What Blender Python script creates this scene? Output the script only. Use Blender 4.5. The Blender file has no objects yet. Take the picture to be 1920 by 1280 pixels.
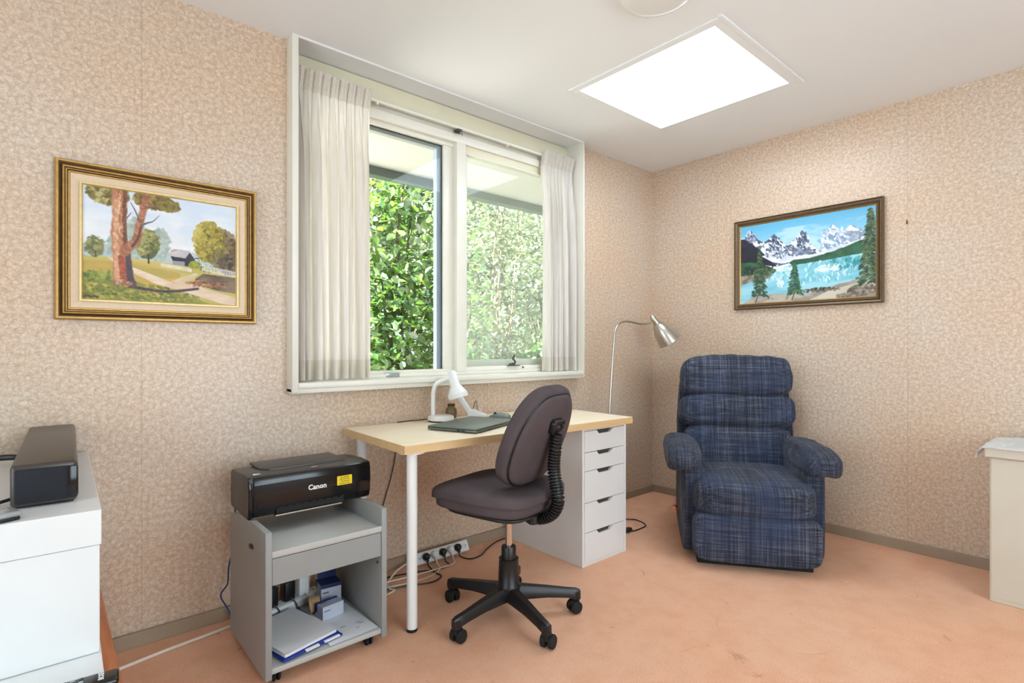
import bpy, bmesh, math, random
import numpy as np
from mathutils import Vector, Matrix, Euler

random.seed(7)
rng = np.random.default_rng(7)
S = bpy.context.scene
COL = S.collection
PI = math.pi

# ------------------------------------------------------------------ camera, world, sun, lights, exposure
CAM = Vector((-3.524, -2.409, 1.10))
YAW = math.radians(41.0)
cam_d = bpy.data.cameras.new('camera')
cam_d.sensor_width = 36.0
cam_d.lens = 1010.0 / 1920.0 * 36.0
cam_d.shift_y = 10.0 / 1920.0
cam_d.clip_start = 0.02
cam = bpy.data.objects.new('camera', cam_d)
COL.objects.link(cam)
cam.location = CAM
cam.rotation_euler = (PI / 2, 0, -YAW)
S.camera = cam

SKY_STRENGTH = 2.7
SUN_STRENGTH = 46.0
SKYLIGHT_STRENGTH = 12.0
REAR_POWER = 58.0
SIDE_POWER = 34.0

world = bpy.data.worlds.new('sky')
S.world = world
world.use_nodes = True
wn = world.node_tree.nodes
wn.clear()
w_out = wn.new('ShaderNodeOutputWorld')
w_bg = wn.new('ShaderNodeBackground')
w_bg.inputs['Color'].default_value = (0.86, 0.93, 1.0, 1)
w_bg.inputs['Strength'].default_value = SKY_STRENGTH
world.node_tree.links.new(w_bg.outputs[0], w_out.inputs[0])

sun_d = bpy.data.lights.new('sun', 'SUN')
sun_d.energy = SUN_STRENGTH
sun_d.angle = math.radians(0.6)
sun_d.color = (1.0, 0.98, 0.95)
sun = bpy.data.objects.new('sun', sun_d)
COL.objects.link(sun)
sun.rotation_euler = Vector((-0.62, -0.20, 0.76)).to_track_quat('Z', 'Y').to_euler()


def area_light(name, loc, target, sx, sy, power, color, portal=False):
    d = bpy.data.lights.new(name, 'AREA')
    d.shape = 'RECTANGLE'
    d.size = sx
    d.size_y = sy
    d.energy = power
    d.color = color
    if portal:
        d.cycles.is_portal = True
    o = bpy.data.objects.new(name, d)
    COL.objects.link(o)
    o.location = loc
    o.rotation_euler = (Vector(target) - Vector(loc)).to_track_quat('-Z', 'Y').to_euler()
    return o


# added fill lights at unseen rear and left-wall openings, tuned for room brightness
area_light('rear_fill_light', (-2.30, -4.19, 1.27), (-2.30, 0, 1.27), 2.1, 1.75, REAR_POWER, (0.70, 0.86, 1.0))
area_light('side_fill_light', (-5.29, -1.75, 1.14), (0, -1.75, 1.14), 1.6, 2.0, SIDE_POWER, (0.70, 0.86, 1.0))

S.cycles.max_bounces = 7
S.cycles.diffuse_bounces = 4
S.cycles.glossy_bounces = 2
S.cycles.transmission_bounces = 4
S.cycles.transparent_max_bounces = 6
S.cycles.adaptive_threshold = 0.03
S.cycles.caustics_reflective = False
S.cycles.caustics_refractive = False
S.view_settings.view_transform = 'Standard'
S.view_settings.look = 'None'
S.view_settings.exposure = 0.0
S.view_settings.gamma = 1.0
S.view_settings.use_curve_mapping = False


# ------------------------------------------------------------------ material helpers
def srgb(r, g, b):
    f = lambda c: (c / 255 / 12.92) if c / 255 <= 0.04045 else ((c / 255 + 0.055) / 1.055) ** 2.4
    return (f(r), f(g), f(b), 1.0)


class NT:
    def __init__(self, name):
        self.m = bpy.data.materials.new(name)
        self.m.use_nodes = True
        self.t = self.m.node_tree
        self.n = self.t.nodes
        self.p = self.n.get('Principled BSDF')
        self.out = self.n.get('Material Output')

    def add(self, typ, **kw):
        nd = self.n.new(typ)
        for k, v in kw.items():
            if k in nd.inputs:
                nd.inputs[k].default_value = v
            else:
                setattr(nd, k, v)
        return nd

    def link(self, a, b):
        self.t.links.new(a, b)

    def ramp(self, fac, stops):
        r = self.n.new('ShaderNodeValToRGB')
        el = r.color_ramp.elements
        while len(el) < len(stops):
            el.new(0.5)
        for e, (p, c) in zip(el, stops):
            e.position = p
            e.color = c
        self.link(fac, r.inputs[0])
        return r.outputs[0]

    def coords(self, scale=(1, 1, 1), out='Object', rot=(0, 0, 0)):
        tc = self.n.new('ShaderNodeTexCoord')
        mp = self.n.new('ShaderNodeMapping')
        mp.inputs['Scale'].default_value = scale
        mp.inputs['Rotation'].default_value = rot
        self.link(tc.outputs[out], mp.inputs[0])
        return mp.outputs[0]

    def noise(self, vec, scale, detail=3, rough=0.5, dist=0.0, dim='3D'):
        nd = self.add('ShaderNodeTexNoise')
        nd.noise_dimensions = dim
        nd.inputs['Scale'].default_value = scale
        nd.inputs['Detail'].default_value = detail
        nd.inputs['Roughness'].default_value = rough
        nd.inputs['Distortion'].default_value = dist
        self.link(vec, nd.inputs['Vector'])
        return nd.outputs[0]

    def mix(self, fac, a, b, mode='MIX'):
        nd = self.n.new('ShaderNodeMix')
        nd.data_type = 'RGBA'
        nd.blend_type = mode
        for i, v in ((0, fac), (6, a), (7, b)):
            if hasattr(v, 'links'):
                self.link(v, nd.inputs[i])
            else:
                nd.inputs[i].default_value = v
        return nd.outputs[2]

    def math(self, op, a, b=0.0, clamp=False):
        nd = self.n.new('ShaderNodeMath')
        nd.operation = op
        nd.use_clamp = clamp
        for i, v in ((0, a), (1, b)):
            if hasattr(v, 'links'):
                self.link(v, nd.inputs[i])
            else:
                nd.inputs[i].default_value = v
        return nd.outputs[0]

    def bump(self, height, strength, dist=0.002):
        b = self.n.new('ShaderNodeBump')
        b.inputs['Strength'].default_value = strength
        b.inputs['Distance'].default_value = dist
        self.link(height, b.inputs['Height'])
        self.link(b.outputs[0], self.p.inputs['Normal'])

    def color(self, c):
        if hasattr(c, 'links'):
            self.link(c, self.p.inputs['Base Color'])
        else:
            self.p.inputs['Base Color'].default_value = c

    def set(self, **kw):
        for k, v in kw.items():
            self.p.inputs[k.replace('_', ' ')].default_value = v


def plain(name, col, rough=0.5, metal=0.0, var=0.06, nscale=9.0, spec=0.5, bump=0.0, bscale=300):
    t = NT(name)
    vec = t.coords()
    nz = t.noise(vec, nscale, 2)
    lo = tuple(max(0, c * (1 - var)) for c in col[:3]) + (1,)
    hi = tuple(min(1, c * (1 + var)) for c in col[:3]) + (1,)
    t.color(t.ramp(nz, [(0.3, lo), (0.7, hi)]))
    t.set(Roughness=rough, Metallic=metal)
    t.p.inputs['Specular IOR Level'].default_value = spec
    if bump:
        t.bump(t.noise(vec, bscale, 2), bump, 0.001)
    return t.m


M = {}


def wallpaper():
    t = NT('wallpaper')
    v3 = t.coords()
    sx = t.n.new('ShaderNodeSeparateXYZ'); t.link(v3, sx.inputs[0])
    run = t.math('ADD', sx.outputs[0], sx.outputs[1])      # distance along the wall
    cm = t.n.new('ShaderNodeCombineXYZ'); t.link(run, cm.inputs[0]); t.link(sx.outputs[2], cm.inputs[1])
    vec = cm.outputs[0]
    n1 = t.add('ShaderNodeTexNoise', noise_dimensions='2D')
    n1.inputs['Scale'].default_value = 30
    n1.inputs['Detail'].default_value = 1
    t.link(vec, n1.inputs['Vector'])
    sub = t.n.new('ShaderNodeVectorMath'); sub.operation = 'SUBTRACT'
    t.link(n1.outputs['Color'], sub.inputs[0]); sub.inputs[1].default_value = (0.5, 0.5, 0.5)
    sc = t.n.new('ShaderNodeVectorMath'); sc.operation = 'SCALE'
    t.link(sub.outputs[0], sc.inputs[0]); sc.inputs[3].default_value = 0.022
    ad = t.n.new('ShaderNodeVectorMath'); ad.operation = 'ADD'
    t.link(vec, ad.inputs[0]); t.link(sc.outputs[0], ad.inputs[1])
    v1 = t.add('ShaderNodeTexVoronoi', feature='DISTANCE_TO_EDGE', voronoi_dimensions='2D'); v1.inputs['Scale'].default_value = 52
    t.link(ad.outputs[0], v1.inputs['Vector'])
    v2 = t.add('ShaderNodeTexVoronoi', feature='DISTANCE_TO_EDGE', voronoi_dimensions='2D'); v2.inputs['Scale'].default_value = 70
    t.link(ad.outputs[0], v2.inputs['Vector'])
    l1 = t.ramp(v1.outputs['Distance'], [(0.0, (0, 0, 0, 1)), (0.07, (1, 1, 1, 1))])
    l2 = t.ramp(v2.outputs['Distance'], [(0.0, (0.25, 0.25, 0.25, 1)), (0.09, (1, 1, 1, 1)), (0.20, (0.72, 0.72, 0.72, 1)), (0.30, (1, 1, 1, 1))])
    lines = t.mix(0.5, l1, l2)
    cell = t.ramp(t.noise(vec, 62, 1, 0.5, 0.0, '2D'), [(0.3, srgb(202, 181, 160)), (0.7, srgb(223, 207, 190))])
    base = t.mix(lines, srgb(164, 130, 104), cell)
    # butt joints of the paper drops
    ph = t.math('FRACT', t.math('ADD', t.math('DIVIDE', run, 0.545), 21.963 + 0.5))
    seam = t.math('LESS_THAN', t.math('ABSOLUTE', t.math('SUBTRACT', ph, 0.5)), 0.0022)
    base = t.mix(t.math('MULTIPLY', seam, 0.35), base, srgb(120, 92, 72))
    big = t.noise(vec, 1.3, 3, 0.55, 0.0, '2D')
    tint = t.ramp(big, [(0.32, srgb(255, 243, 230)), (0.68, srgb(254, 253, 251))])
    base = t.mix(1.0, base, tint, 'MULTIPLY')
    t.color(base)
    t.set(Roughness=0.38)
    t.p.inputs['Specular IOR Level'].default_value = 0.75
    return t.m


def carpet():
    t = NT('carpet')
    vec = t.coords()
    fine = t.noise(vec, 260, 2, 0.7, 0.0, '2D')
    mid = t.noise(vec, 9, 3, 0.6, 0.0, '2D')
    big = t.noise(vec, 1.5, 2, 0.55, 0.0, '2D')
    c = t.ramp(fine, [(0.25, srgb(224, 165, 131)), (0.75, srgb(247, 201, 170))])
    c = t.mix(1.0, c, t.ramp(mid, [(0.3, srgb(249, 242, 238)), (0.6, (1, 1, 1, 1))]), 'MULTIPLY')
    c = t.mix(1.0, c, t.ramp(big, [(0.3, srgb(255, 248, 243)), (0.65, srgb(255, 255, 255))]), 'MULTIPLY')
    st = t.noise(vec, 5.0, 4, 0.75, 0.6, '2D')
    c = t.mix(t.ramp(st, [(0.66, (0, 0, 0, 1)), (0.74, (0.5, 0.5, 0.5, 1))]), c, srgb(170, 104, 66))
    t.color(c)
    t.set(Roughness=0.95)
    t.p.inputs['Specular IOR Level'].default_value = 0.1
    t.p.inputs['Sheen Weight'].default_value = 0.25
    t.p.inputs['Sheen Roughness'].default_value = 0.6
    t.p.inputs['Sheen Tint'].default_value = srgb(255, 214, 190)
    t.bump(fine, 0.55, 0.005)
    return t.m


def wood(name, c0, c1, scale, axis_scale, rough=0.45):
    t = NT(name)
    vec = t.coords(axis_scale)
    nz = t.noise(vec, scale, 6, 0.6, 0.5)
    t.color(t.ramp(nz, [(0.3, c0), (0.7, c1)]))
    t.set(Roughness=rough)
    return t.m


def plaid():
    t = NT('blue_plaid_fabric')
    vx = t.coords((1, 0.02, 0.02))
    vz = t.coords((0.02, 0.6, 1))
    a = t.noise(vx, 150, 3, 0.7)
    b = t.noise(vz, 150, 3, 0.7)
    a2 = t.noise(vx, 17, 2, 0.6)
    b2 = t.noise(vz, 13, 2, 0.6)
    band = t.math('MULTIPLY', a2, b2)
    th = t.math('ADD', t.math('MULTIPLY', a, 0.5), t.math('MULTIPLY', b, 0.5))
    c = t.ramp(th, [(0.38, srgb(35, 37, 45)), (0.5, srgb(59, 63, 78)), (0.64, srgb(110, 112, 120))])
    c = t.mix(t.ramp(band, [(0.18, (0.45, 0.45, 0.45, 1)), (0.32, (0, 0, 0, 1))]), c, srgb(38, 40, 52))
    bl = t.noise(t.coords(), 4.0, 2)
    c = t.mix(t.ramp(bl, [(0.45, (0, 0, 0, 1)), (0.75, (0.5, 0.5, 0.5, 1))]), c, srgb(58, 74, 108))
    t.color(c)
    t.set(Roughness=0.9)
    t.p.inputs['Specular IOR Level'].default_value = 0.15
    t.p.inputs['Sheen Weight'].default_value = 0.06
    t.bump(t.noise(t.coords(), 45, 2), 0.35, 0.004)
    return t.m


def cloth(name, c0, c1, stripe=True, trans=0.45, see=0.06):
    t = NT(name)
    t.n.remove(t.p)
    vec = t.coords((1, 1, 0.02)) if stripe else t.coords()
    nz = t.noise(vec, 240 if stripe else 60, 3, 0.7)
    c = t.ramp(nz, [(0.3, c0), (0.7, c1)])
    d = t.n.new('ShaderNodeBsdfDiffuse'); tr = t.n.new('ShaderNodeBsdfTranslucent'); tp = t.n.new('ShaderNodeBsdfTransparent')
    t.link(c, d.inputs[0]); t.link(c, tr.inputs[0])
    m1 = t.n.new('ShaderNodeMixShader'); m1.inputs[0].default_value = trans
    t.link(d.outputs[0], m1.inputs[1]); t.link(tr.outputs[0], m1.inputs[2])
    m2 = t.n.new('ShaderNodeMixShader'); m2.inputs[0].default_value = see
    t.link(m1.outputs[0], m2.inputs[1]); t.link(tp.outputs[0], m2.inputs[2])
    t.link(m2.outputs[0], t.out.inputs[0])
    return t.m


def glass(name, haze=0.0):
    t = NT(name)
    t.n.remove(t.p)
    tp = t.n.new('ShaderNodeBsdfTransparent'); tp.inputs[0].default_value = (0.97, 0.985, 0.975, 1)
    g = t.n.new('ShaderNodeBsdfGlossy'); g.inputs['Roughness'].default_value = 0.0
    lw = t.n.new('ShaderNodeLayerWeight'); lw.inputs[0].default_value = 0.5
    fo_ = t.math('ADD', t.math('MULTIPLY', t.math('POWER', lw.outputs['Facing'], 5.0), 0.96), 0.014)
    m = t.n.new('ShaderNodeMixShader')
    t.link(fo_, m.inputs[0]); t.link(tp.outputs[0], m.inputs[1]); t.link(g.outputs[0], m.inputs[2])
    last = m.outputs[0]
    if haze:
        d = t.n.new('ShaderNodeBsdfTranslucent'); d.inputs[0].default_value = (0.85, 0.9, 0.86, 1)
        nz = t.noise(t.coords(), 2.5, 4)
        f = t.math('MULTIPLY', t.ramp(nz, [(0.2, (0.7, 0.7, 0.7, 1)), (0.8, (1, 1, 1, 1))]), haze)
        m2 = t.n.new('ShaderNodeMixShader')
        t.link(f, m2.inputs[0]); t.link(last, m2.inputs[1]); t.link(d.outputs[0], m2.inputs[2])
        last = m2.outputs[0]
    t.link(last, t.out.inputs[0])
    return t.m


def emission(name, col, strength):
    t = NT(name)
    t.n.remove(t.p)
    e = t.n.new('ShaderNodeEmission'); e.inputs[0].default_value = col; e.inputs[1].default_value = strength
    t.link(e.outputs[0], t.out.inputs[0])
    return t.m


def leaf_mat(name, c0, c1, c2, gloss=0.3):
    t = NT(name)
    at = t.n.new('ShaderNodeAttribute'); at.attribute_name = 'tone'
    oi = t.n.new('ShaderNodeObjectInfo')
    f = t.math('FRACT', t.math('ADD', at.outputs['Fac'], oi.outputs['Random']))
    c = t.ramp(f, [(0.0, c0), (0.55, c1), (1.0, c2)])
    t.n.remove(t.p)
    d = t.n.new('ShaderNodeBsdfDiffuse'); tr = t.n.new('ShaderNodeBsdfTranslucent'); g = t.n.new('ShaderNodeBsdfGlossy')
    g.inputs['Roughness'].default_value = gloss
    t.link(c, d.inputs[0])
    yl = t.mix(0.35, c, srgb(196, 220, 70))
    t.link(yl, tr.inputs[0])
    m1 = t.n.new('ShaderNodeMixShader'); m1.inputs[0].default_value = 0.36
    t.link(d.outputs[0], m1.inputs[1]); t.link(tr.outputs[0], m1.inputs[2])
    m2 = t.n.new('ShaderNodeMixShader'); m2.inputs[0].default_value = 0.26
    t.link(m1.outputs[0], m2.inputs[1]); t.link(g.outputs[0], m2.inputs[2])
    t.link(m2.outputs[0], t.out.inputs[0])
    return t.m


def vertex_paint(name, rough=0.45):
    t = NT(name)
    a = t.n.new('ShaderNodeVertexColor'); a.layer_name = 'paint'
    t.color(a.outputs[0])
    t.set(Roughness=rough)
    t.p.inputs['Specular IOR Level'].default_value = 0.35
    t.bump(t.noise(t.coords(), 160, 3), 0.15, 0.001)
    return t.m


M['wallpaper'] = wallpaper()
M['carpet'] = carpet()
M['ceiling'] = plain('ceiling_paint', srgb(233, 233, 233), 0.85, var=0.012, nscale=1.5)
M['trim'] = plain('cream_trim_paint', srgb(232, 227, 214), 0.35, var=0.015)
M['trim_yellow'] = plain('aged_cream_paint', srgb(226, 219, 192), 0.4, var=0.02)
M['base'] = plain('taupe_baseboard_paint', srgb(160, 140, 118), 0.5, var=0.05)
M['white'] = plain('white_laminate', srgb(228, 228, 227), 0.4, var=0.012)
M['white_metal'] = plain('white_enamel', srgb(236, 236, 233), 0.3, var=0.01)
M['grey_cart'] = plain('grey_laminate', srgb(152, 154, 152), 0.5, var=0.025)
M['grey_edge'] = plain('pale_grey_edging', srgb(190, 190, 186), 0.45, var=0.02)
M['black'] = plain('black_plastic', srgb(24, 23, 24), 0.38, var=0.1)
M['gloss_black'] = plain('glossy_black_plastic', srgb(18, 18, 20), 0.16, var=0.05)
M['dark_grey'] = plain('dark_grey_plastic', srgb(70, 66, 63), 0.42, var=0.05)
M['rubber'] = plain('black_rubber', srgb(18, 17, 16), 0.75, var=0.1)
M['seat_fab'] = plain('charcoal_chair_fabric', srgb(86, 76, 78), 0.92, var=0.12, nscale=7, spec=0.12, bump=0.35, bscale=700)
M['steel'] = plain('brushed_nickel', srgb(196, 190, 180), 0.3, 1.0, var=0.04)
M['chrome'] = plain('chrome', srgb(214, 212, 208), 0.12, 1.0, var=0.02)
M['gold'] = plain('gilt', srgb(186, 146, 82), 0.42, 0.6, var=0.12, nscale=60)
M['gold_pale'] = plain('pale_gilt', srgb(218, 190, 132), 0.42, 0.45, var=0.08, nscale=60)
M['gold_dark'] = plain('dark_antiqued_gilt', srgb(84, 60, 34), 0.45, 0.35, var=0.2, nscale=60)
M['walnut'] = plain('dark_gilt_wood', srgb(112, 90, 66), 0.42, 0.3, var=0.18, nscale=80)
M['linen'] = plain('linen_liner', srgb(226, 200, 170), 0.9, var=0.05, nscale=200, bump=0.2)
M['paintA'] = vertex_paint('oil_paint_landscape')
M['paintB'] = vertex_paint('oil_paint_mountain')
M['desk_wood'] = wood('pale_ash_laminate', srgb(236, 216, 186), srgb(247, 233, 209), 3.0, (1.2, 14, 14))
M['desk_edge'] = wood('pale_ash_edging', srgb(214, 176, 124), srgb(228, 194, 146), 3.0, (1.2, 14, 14))
M['red_wood'] = wood('red_brown_timber', srgb(156, 84, 46), srgb(200, 122, 76), 5.0, (14, 1.2, 14))
M['plaid'] = plaid()
M['curtain'] = cloth('cream_curtain', srgb(226, 218, 210), srgb(247, 242, 238), True, 0.36, 0.0)
M['hem'] = cloth('cream_curtain_hem', srgb(218, 209, 198), srgb(238, 231, 221), True, 0.3, 0.0)
M['doily'] = cloth('white_cotton_cloth', srgb(225, 225, 224), srgb(244, 244, 243), False, 0.2, 0.0)
M['glass'] = glass('window_glass')
M['glass_hazy'] = glass('dusty_window_glass', 0.13)
M['diffuser'] = emission('skylight_diffuser', (0.75, 0.885, 1.0, 1), SKYLIGHT_STRENGTH)
M['opal'] = plain('opal_glass', srgb(226, 225, 221), 0.25, var=0.01)
M['laptop'] = plain('slate_aluminium', srgb(112, 120, 116), 0.38, 0.55, var=0.02)
M['sun_paper'] = plain('white_paper', srgb(240, 241, 244), 0.8, var=0.01)
M['blue'] = plain('cobalt_blue_plastic', srgb(18, 52, 150), 0.35, var=0.1)
M['navy'] = plain('navy_card', srgb(22, 40, 92), 0.45, var=0.1)
M['purple_dark'] = plain('dark_plum_plastic', srgb(48, 42, 66), 0.4, var=0.1)
M['card'] = plain('pale_blue_grey_card', srgb(196, 202, 216), 0.6, var=0.02)
M['yellow'] = plain('yellow_sticker', srgb(240, 208, 10), 0.45, var=0.03)
M['ink'] = plain('printed_ink', srgb(52, 44, 12), 0.6)
M['ink_grey'] = plain('grey_print', srgb(92, 92, 100), 0.6)
M['white_print'] = plain('white_print', srgb(240, 240, 240), 0.5)
M['tape'] = plain('tan_tape', srgb(196, 160, 118), 0.5, var=0.06)
M['cable_white'] = plain('white_cable', srgb(228, 216, 200), 0.5, var=0.03)
M['cable_blue'] = plain('blue_network_cable', srgb(38, 58, 104), 0.45, var=0.06)
M['beige_metal'] = plain('beige_painted_steel', srgb(206, 197, 180), 0.42, var=0.02)
M['mesh_cloth'] = plain('dark_blue_grille_cloth', srgb(27, 29, 36), 0.85, var=0.25, nscale=500, bump=0.4, bscale=900)
M['brown_top'] = plain('dark_brown_satin_plastic', srgb(62, 55, 51), 0.36, var=0.03)
M['silver'] = plain('silver_plastic', srgb(170, 178, 180), 0.25, 0.5, var=0.03)
M['gutter'] = plain('grey_green_gutter', srgb(92, 104, 98), 0.5, var=0.05)
M['soffit'] = plain('cream_soffit', srgb(222, 220, 214), 0.7, var=0.015)
M['paving'] = plain('garden_paving', srgb(190, 188, 182), 0.9, var=0.2, nscale=6)
M['bark'] = plain('bark', srgb(128, 112, 92), 0.9, var=0.25, nscale=30)
M['fence'] = plain('weathered_fence', srgb(98, 100, 92), 0.9, var=0.2, nscale=20)
M['leafA'] = leaf_mat('camellia_leaf', srgb(34, 92, 40), srgb(78, 138, 58), srgb(138, 180, 78), 0.33)
M['leafB'] = leaf_mat('small_shrub_leaf', srgb(58, 84, 60), srgb(112, 136, 92), srgb(186, 188, 140), 0.4)
M['leafC'] = leaf_mat('hedge_leaf', srgb(36, 62, 46), srgb(62, 94, 64), srgb(112, 136, 90), 0.45)
M['mirror_grey'] = plain('grey_gasket', srgb(62, 70, 66), 0.5)
M['blue_grey'] = plain('blue_grey_aluminium', srgb(196, 208, 222), 0.4)
M['lamp_in'] = plain('lamp_inner_white', srgb(240, 240, 238), 0.3)
M['olive'] = plain('olive_brown', srgb(120, 100, 60), 0.3, var=0.1)


# ------------------------------------------------------------------ mesh helpers
class B:
    def __init__(self):
        self.bm = bmesh.new()

    def merge(self, b2, mat=None, mi=0):
        for f in b2.faces:
            f.material_index = mi
        me = bpy.data.meshes.new('tmp')
        b2.to_mesh(me)
        b2.free()
        if mat is not None:
            me.transform(mat)
        self.bm.from_mesh(me)
        bpy.data.meshes.remove(me)
        return self

    def box(self, x0, x1, y0, y1, z0, z1, bev=0.0, seg=2, mat=None, mi=0):
        b = bmesh.new()
        bmesh.ops.create_cube(b, size=1)
        for v in b.verts:
            v.co = Vector(((x0 + x1) / 2 + v.co.x * (x1 - x0), (y0 + y1) / 2 + v.co.y * (y1 - y0), (z0 + z1) / 2 + v.co.z * (z1 - z0)))
        if bev > 0:
            bmesh.ops.bevel(b, geom=b.edges[:] + b.verts[:], offset=bev, segments=seg, affect='EDGES', profile=0.5)
        return self.merge(b, mat, mi)

    def prism(self, pts, z0, z1, bev=0.0, mat=None, mi=0):
        b = bmesh.new()
        lo = [b.verts.new((p[0], p[1], z0)) for p in pts]
        hi = [b.verts.new((p[0], p[1], z1)) for p in pts]
        n = len(pts)
        b.faces.new(lo[::-1]); b.faces.new(hi)
        for i in range(n):
            b.faces.new((lo[i], lo[(i + 1) % n], hi[(i + 1) % n], hi[i]))
        bmesh.ops.recalc_face_normals(b, faces=b.faces[:])
        if bev > 0:
            bmesh.ops.bevel(b, geom=b.edges[:] + b.verts[:], offset=bev, segments=2, affect='EDGES', profile=0.5)
        return self.merge(b, mat, mi)

    def lathe(self, prof, n=32, mat=None, mi=0):
        b = bmesh.new()
        rings = []
        for r, z in prof:
            if r < 1e-6:
                rings.append([b.verts.new((0, 0, z))])
            else:
                rings.append([b.verts.new((r * math.cos(2 * PI * i / n), r * math.sin(2 * PI * i / n), z)) for i in range(n)])
        for a, c in zip(rings[:-1], rings[1:]):
            for i in range(n):
                j = (i + 1) % n
                if len(a) == 1 and len(c) == 1:
                    continue
                if len(a) == 1:
                    b.faces.new((a[0], c[i], c[j]))
                elif len(c) == 1:
                    b.faces.new((a[i], a[j], c[0]))
                else:
                    b.faces.new((a[i], a[j], c[j], c[i]))
        bmesh.ops.recalc_face_normals(b, faces=b.faces[:])
        return self.merge(b, mat, mi)

    def cyl(self, p0, p1, r, n=20, bev=0.0, mi=0, r2=None):
        p0 = Vector(p0); p1 = Vector(p1)
        L = (p1 - p0).length
        r2 = r if r2 is None else r2
        m = Matrix.Translation(p0) @ (p1 - p0).to_track_quat('Z', 'Y').to_matrix().to_4x4()
        if bev > 0:
            pr = [(0, 0), (r - bev, 0), (r, bev), (r2, L - bev), (r2 - bev, L), (0, L)]
        else:
            pr = [(0, 0), (r, 0), (r2, L), (0, L)]
        return self.lathe(pr, n, m, mi)

    def tube(self, pts, r, n=10, sub=4, mi=0, closed=False, rad=None):
        P = smooth_path([Vector(p) for p in pts], sub) if sub > 1 else [Vector(p) for p in pts]
        b = bmesh.new()
        rings = []
        up = None
        for i, p in enumerate(P):
            t = (P[min(i + 1, len(P) - 1)] - P[max(i - 1, 0)])
            if t.length < 1e-9:
                t = Vector((0, 0, 1))
            t.normalize()
            if up is None:
                up = t.orthogonal().normalized()
            up = (up - t * up.dot(t))
            if up.length < 1e-6:
                up = t.orthogonal()
            up.normalize()
            s = t.cross(up)
            rr = r if rad is None else rad(i / max(1, len(P) - 1)) if callable(rad) else r
            rings.append([b.verts.new(p + (up * math.cos(2 * PI * k / n) + s * math.sin(2 * PI * k / n)) * rr) for k in range(n)])
        for a, c in zip(rings[:-1], rings[1:]):
            for k in range(n):
                b.faces.new((a[k], a[(k + 1) % n], c[(k + 1) % n], c[k]))
        b.faces.new(rings[0][::-1]); b.faces.new(rings[-1])
        bmesh.ops.recalc_face_normals(b, faces=b.faces[:])
        return self.merge(b, None, mi)

    def cushion(self, c, size, e=4.0, n=14, fn=None, mat=None, mi=0):
        """rounded upholstered block: super-ellipsoid on a cube grid"""
        b = bmesh.new()
        bmesh.ops.create_cube(b, size=2)
        bmesh.ops.subdivide_edges(b, edges=b.edges[:], cuts=n, use_grid_fill=True)
        for v in b.verts:
            x, y, z = v.co
            k = (abs(x) ** e + abs(y) ** e + abs(z) ** e) ** (1.0 / e)
            p = Vector((x / k, y / k, z / k))
            if fn:
                p = fn(p)
            v.co = Vector((c[0] + p.x * size[0] / 2, c[1] + p.y * size[1] / 2, c[2] + p.z * size[2] / 2))
        return self.merge(b, mat, mi)


def smooth_path(P, sub):
    out = []
    n = len(P)
    for i in range(n - 1):
        p0 = P[max(i - 1, 0)]; p1 = P[i]; p2 = P[i + 1]; p3 = P[min(i + 2, n - 1)]
        for k in range(sub):
            t = k / sub
            out.append(0.5 * ((2 * p1) + (p2 - p0) * t + (2 * p0 - 5 * p1 + 4 * p2 - p3) * t * t + (3 * p1 - p0 - 3 * p2 + p3) * t ** 3))
    out.append(P[-1])
    return out


def tag(o, label=None, cat=None, group=None, kind=None):
    if label: o['label'] = label
    if cat: o['category'] = cat
    if group: o['group'] = group
    if kind: o['kind'] = kind
    return o


def obj(name, b, mats, parent=None, smooth=35, loc=None, rot=None):
    me = bpy.data.meshes.new(name)
    b.bm.to_mesh(me)
    b.bm.free()
    for m in (mats if isinstance(mats, (list, tuple)) else [mats]):
        me.materials.append(M[m])
    if smooth:
        me.polygons.foreach_set('use_smooth', [True] * len(me.polygons))
        me.set_sharp_from_angle(angle=math.radians(smooth))
    o = bpy.data.objects.new(name, me)
    COL.objects.link(o)
    if parent: o.parent = parent
    if loc: o.location = loc
    if rot: o.rotation_euler = rot
    return o


def thing(name, label, cat, loc=(0, 0, 0), rz=0.0, group=None):
    o = bpy.data.objects.new(name, None)
    o.empty_display_size = 0.05
    COL.objects.link(o)
    o.location = loc
    o.rotation_euler = (0, 0, rz)
    return tag(o, label, cat, group)


def struct(name, b, mats, parent=None, smooth=0):
    o = obj(name, b, mats, parent, smooth)
    if parent is None:
        o['kind'] = 'structure'
    return o


def text_part(name, s, size, mat, parent, mtx, ext=0.0003, bold=0.0):
    cu = bpy.data.curves.new('txt', 'FONT')
    cu.body = s; cu.size = size; cu.extrude = ext; cu.offset = bold
    cu.align_x = 'CENTER'; cu.align_y = 'CENTER'
    cu.resolution_u = 2
    to = bpy.data.objects.new('txt', cu)
    COL.objects.link(to)
    dg = bpy.context.evaluated_depsgraph_get()
    me = bpy.data.meshes.new_from_object(to.evaluated_get(dg))
    bpy.data.objects.remove(to); bpy.data.curves.remove(cu)
    me.transform(mtx)
    me.materials.clear(); me.materials.append(M[mat])
    o = bpy.data.objects.new(name, me)
    COL.objects.link(o); o.parent = parent
    return o


def frame_loops(name, w, h, prof, mats, parent):
    """mitred picture-frame moulding in the local xz plane, face towards -y; prof: (inset, height, material index of the band that follows)"""
    b = B(); loops = []
    for ins, ht, _ in prof:
        x = w / 2 - ins; z = h / 2 - ins
        loops.append([b.bm.verts.new((sx * x, -ht, sz * z)) for sx, sz in ((-1, -1), (1, -1), (1, 1), (-1, 1))])
    for (a, c, pr) in zip(loops[:-1], loops[1:], prof[:-1]):
        for i in range(4):
            f = b.bm.faces.new((a[i], a[(i + 1) % 4], c[(i + 1) % 4], c[i])); f.material_index = pr[2]
    bmesh.ops.recalc_face_normals(b.bm, faces=b.bm.faces[:])
    return obj(name, b, mats, parent, 0)


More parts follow.
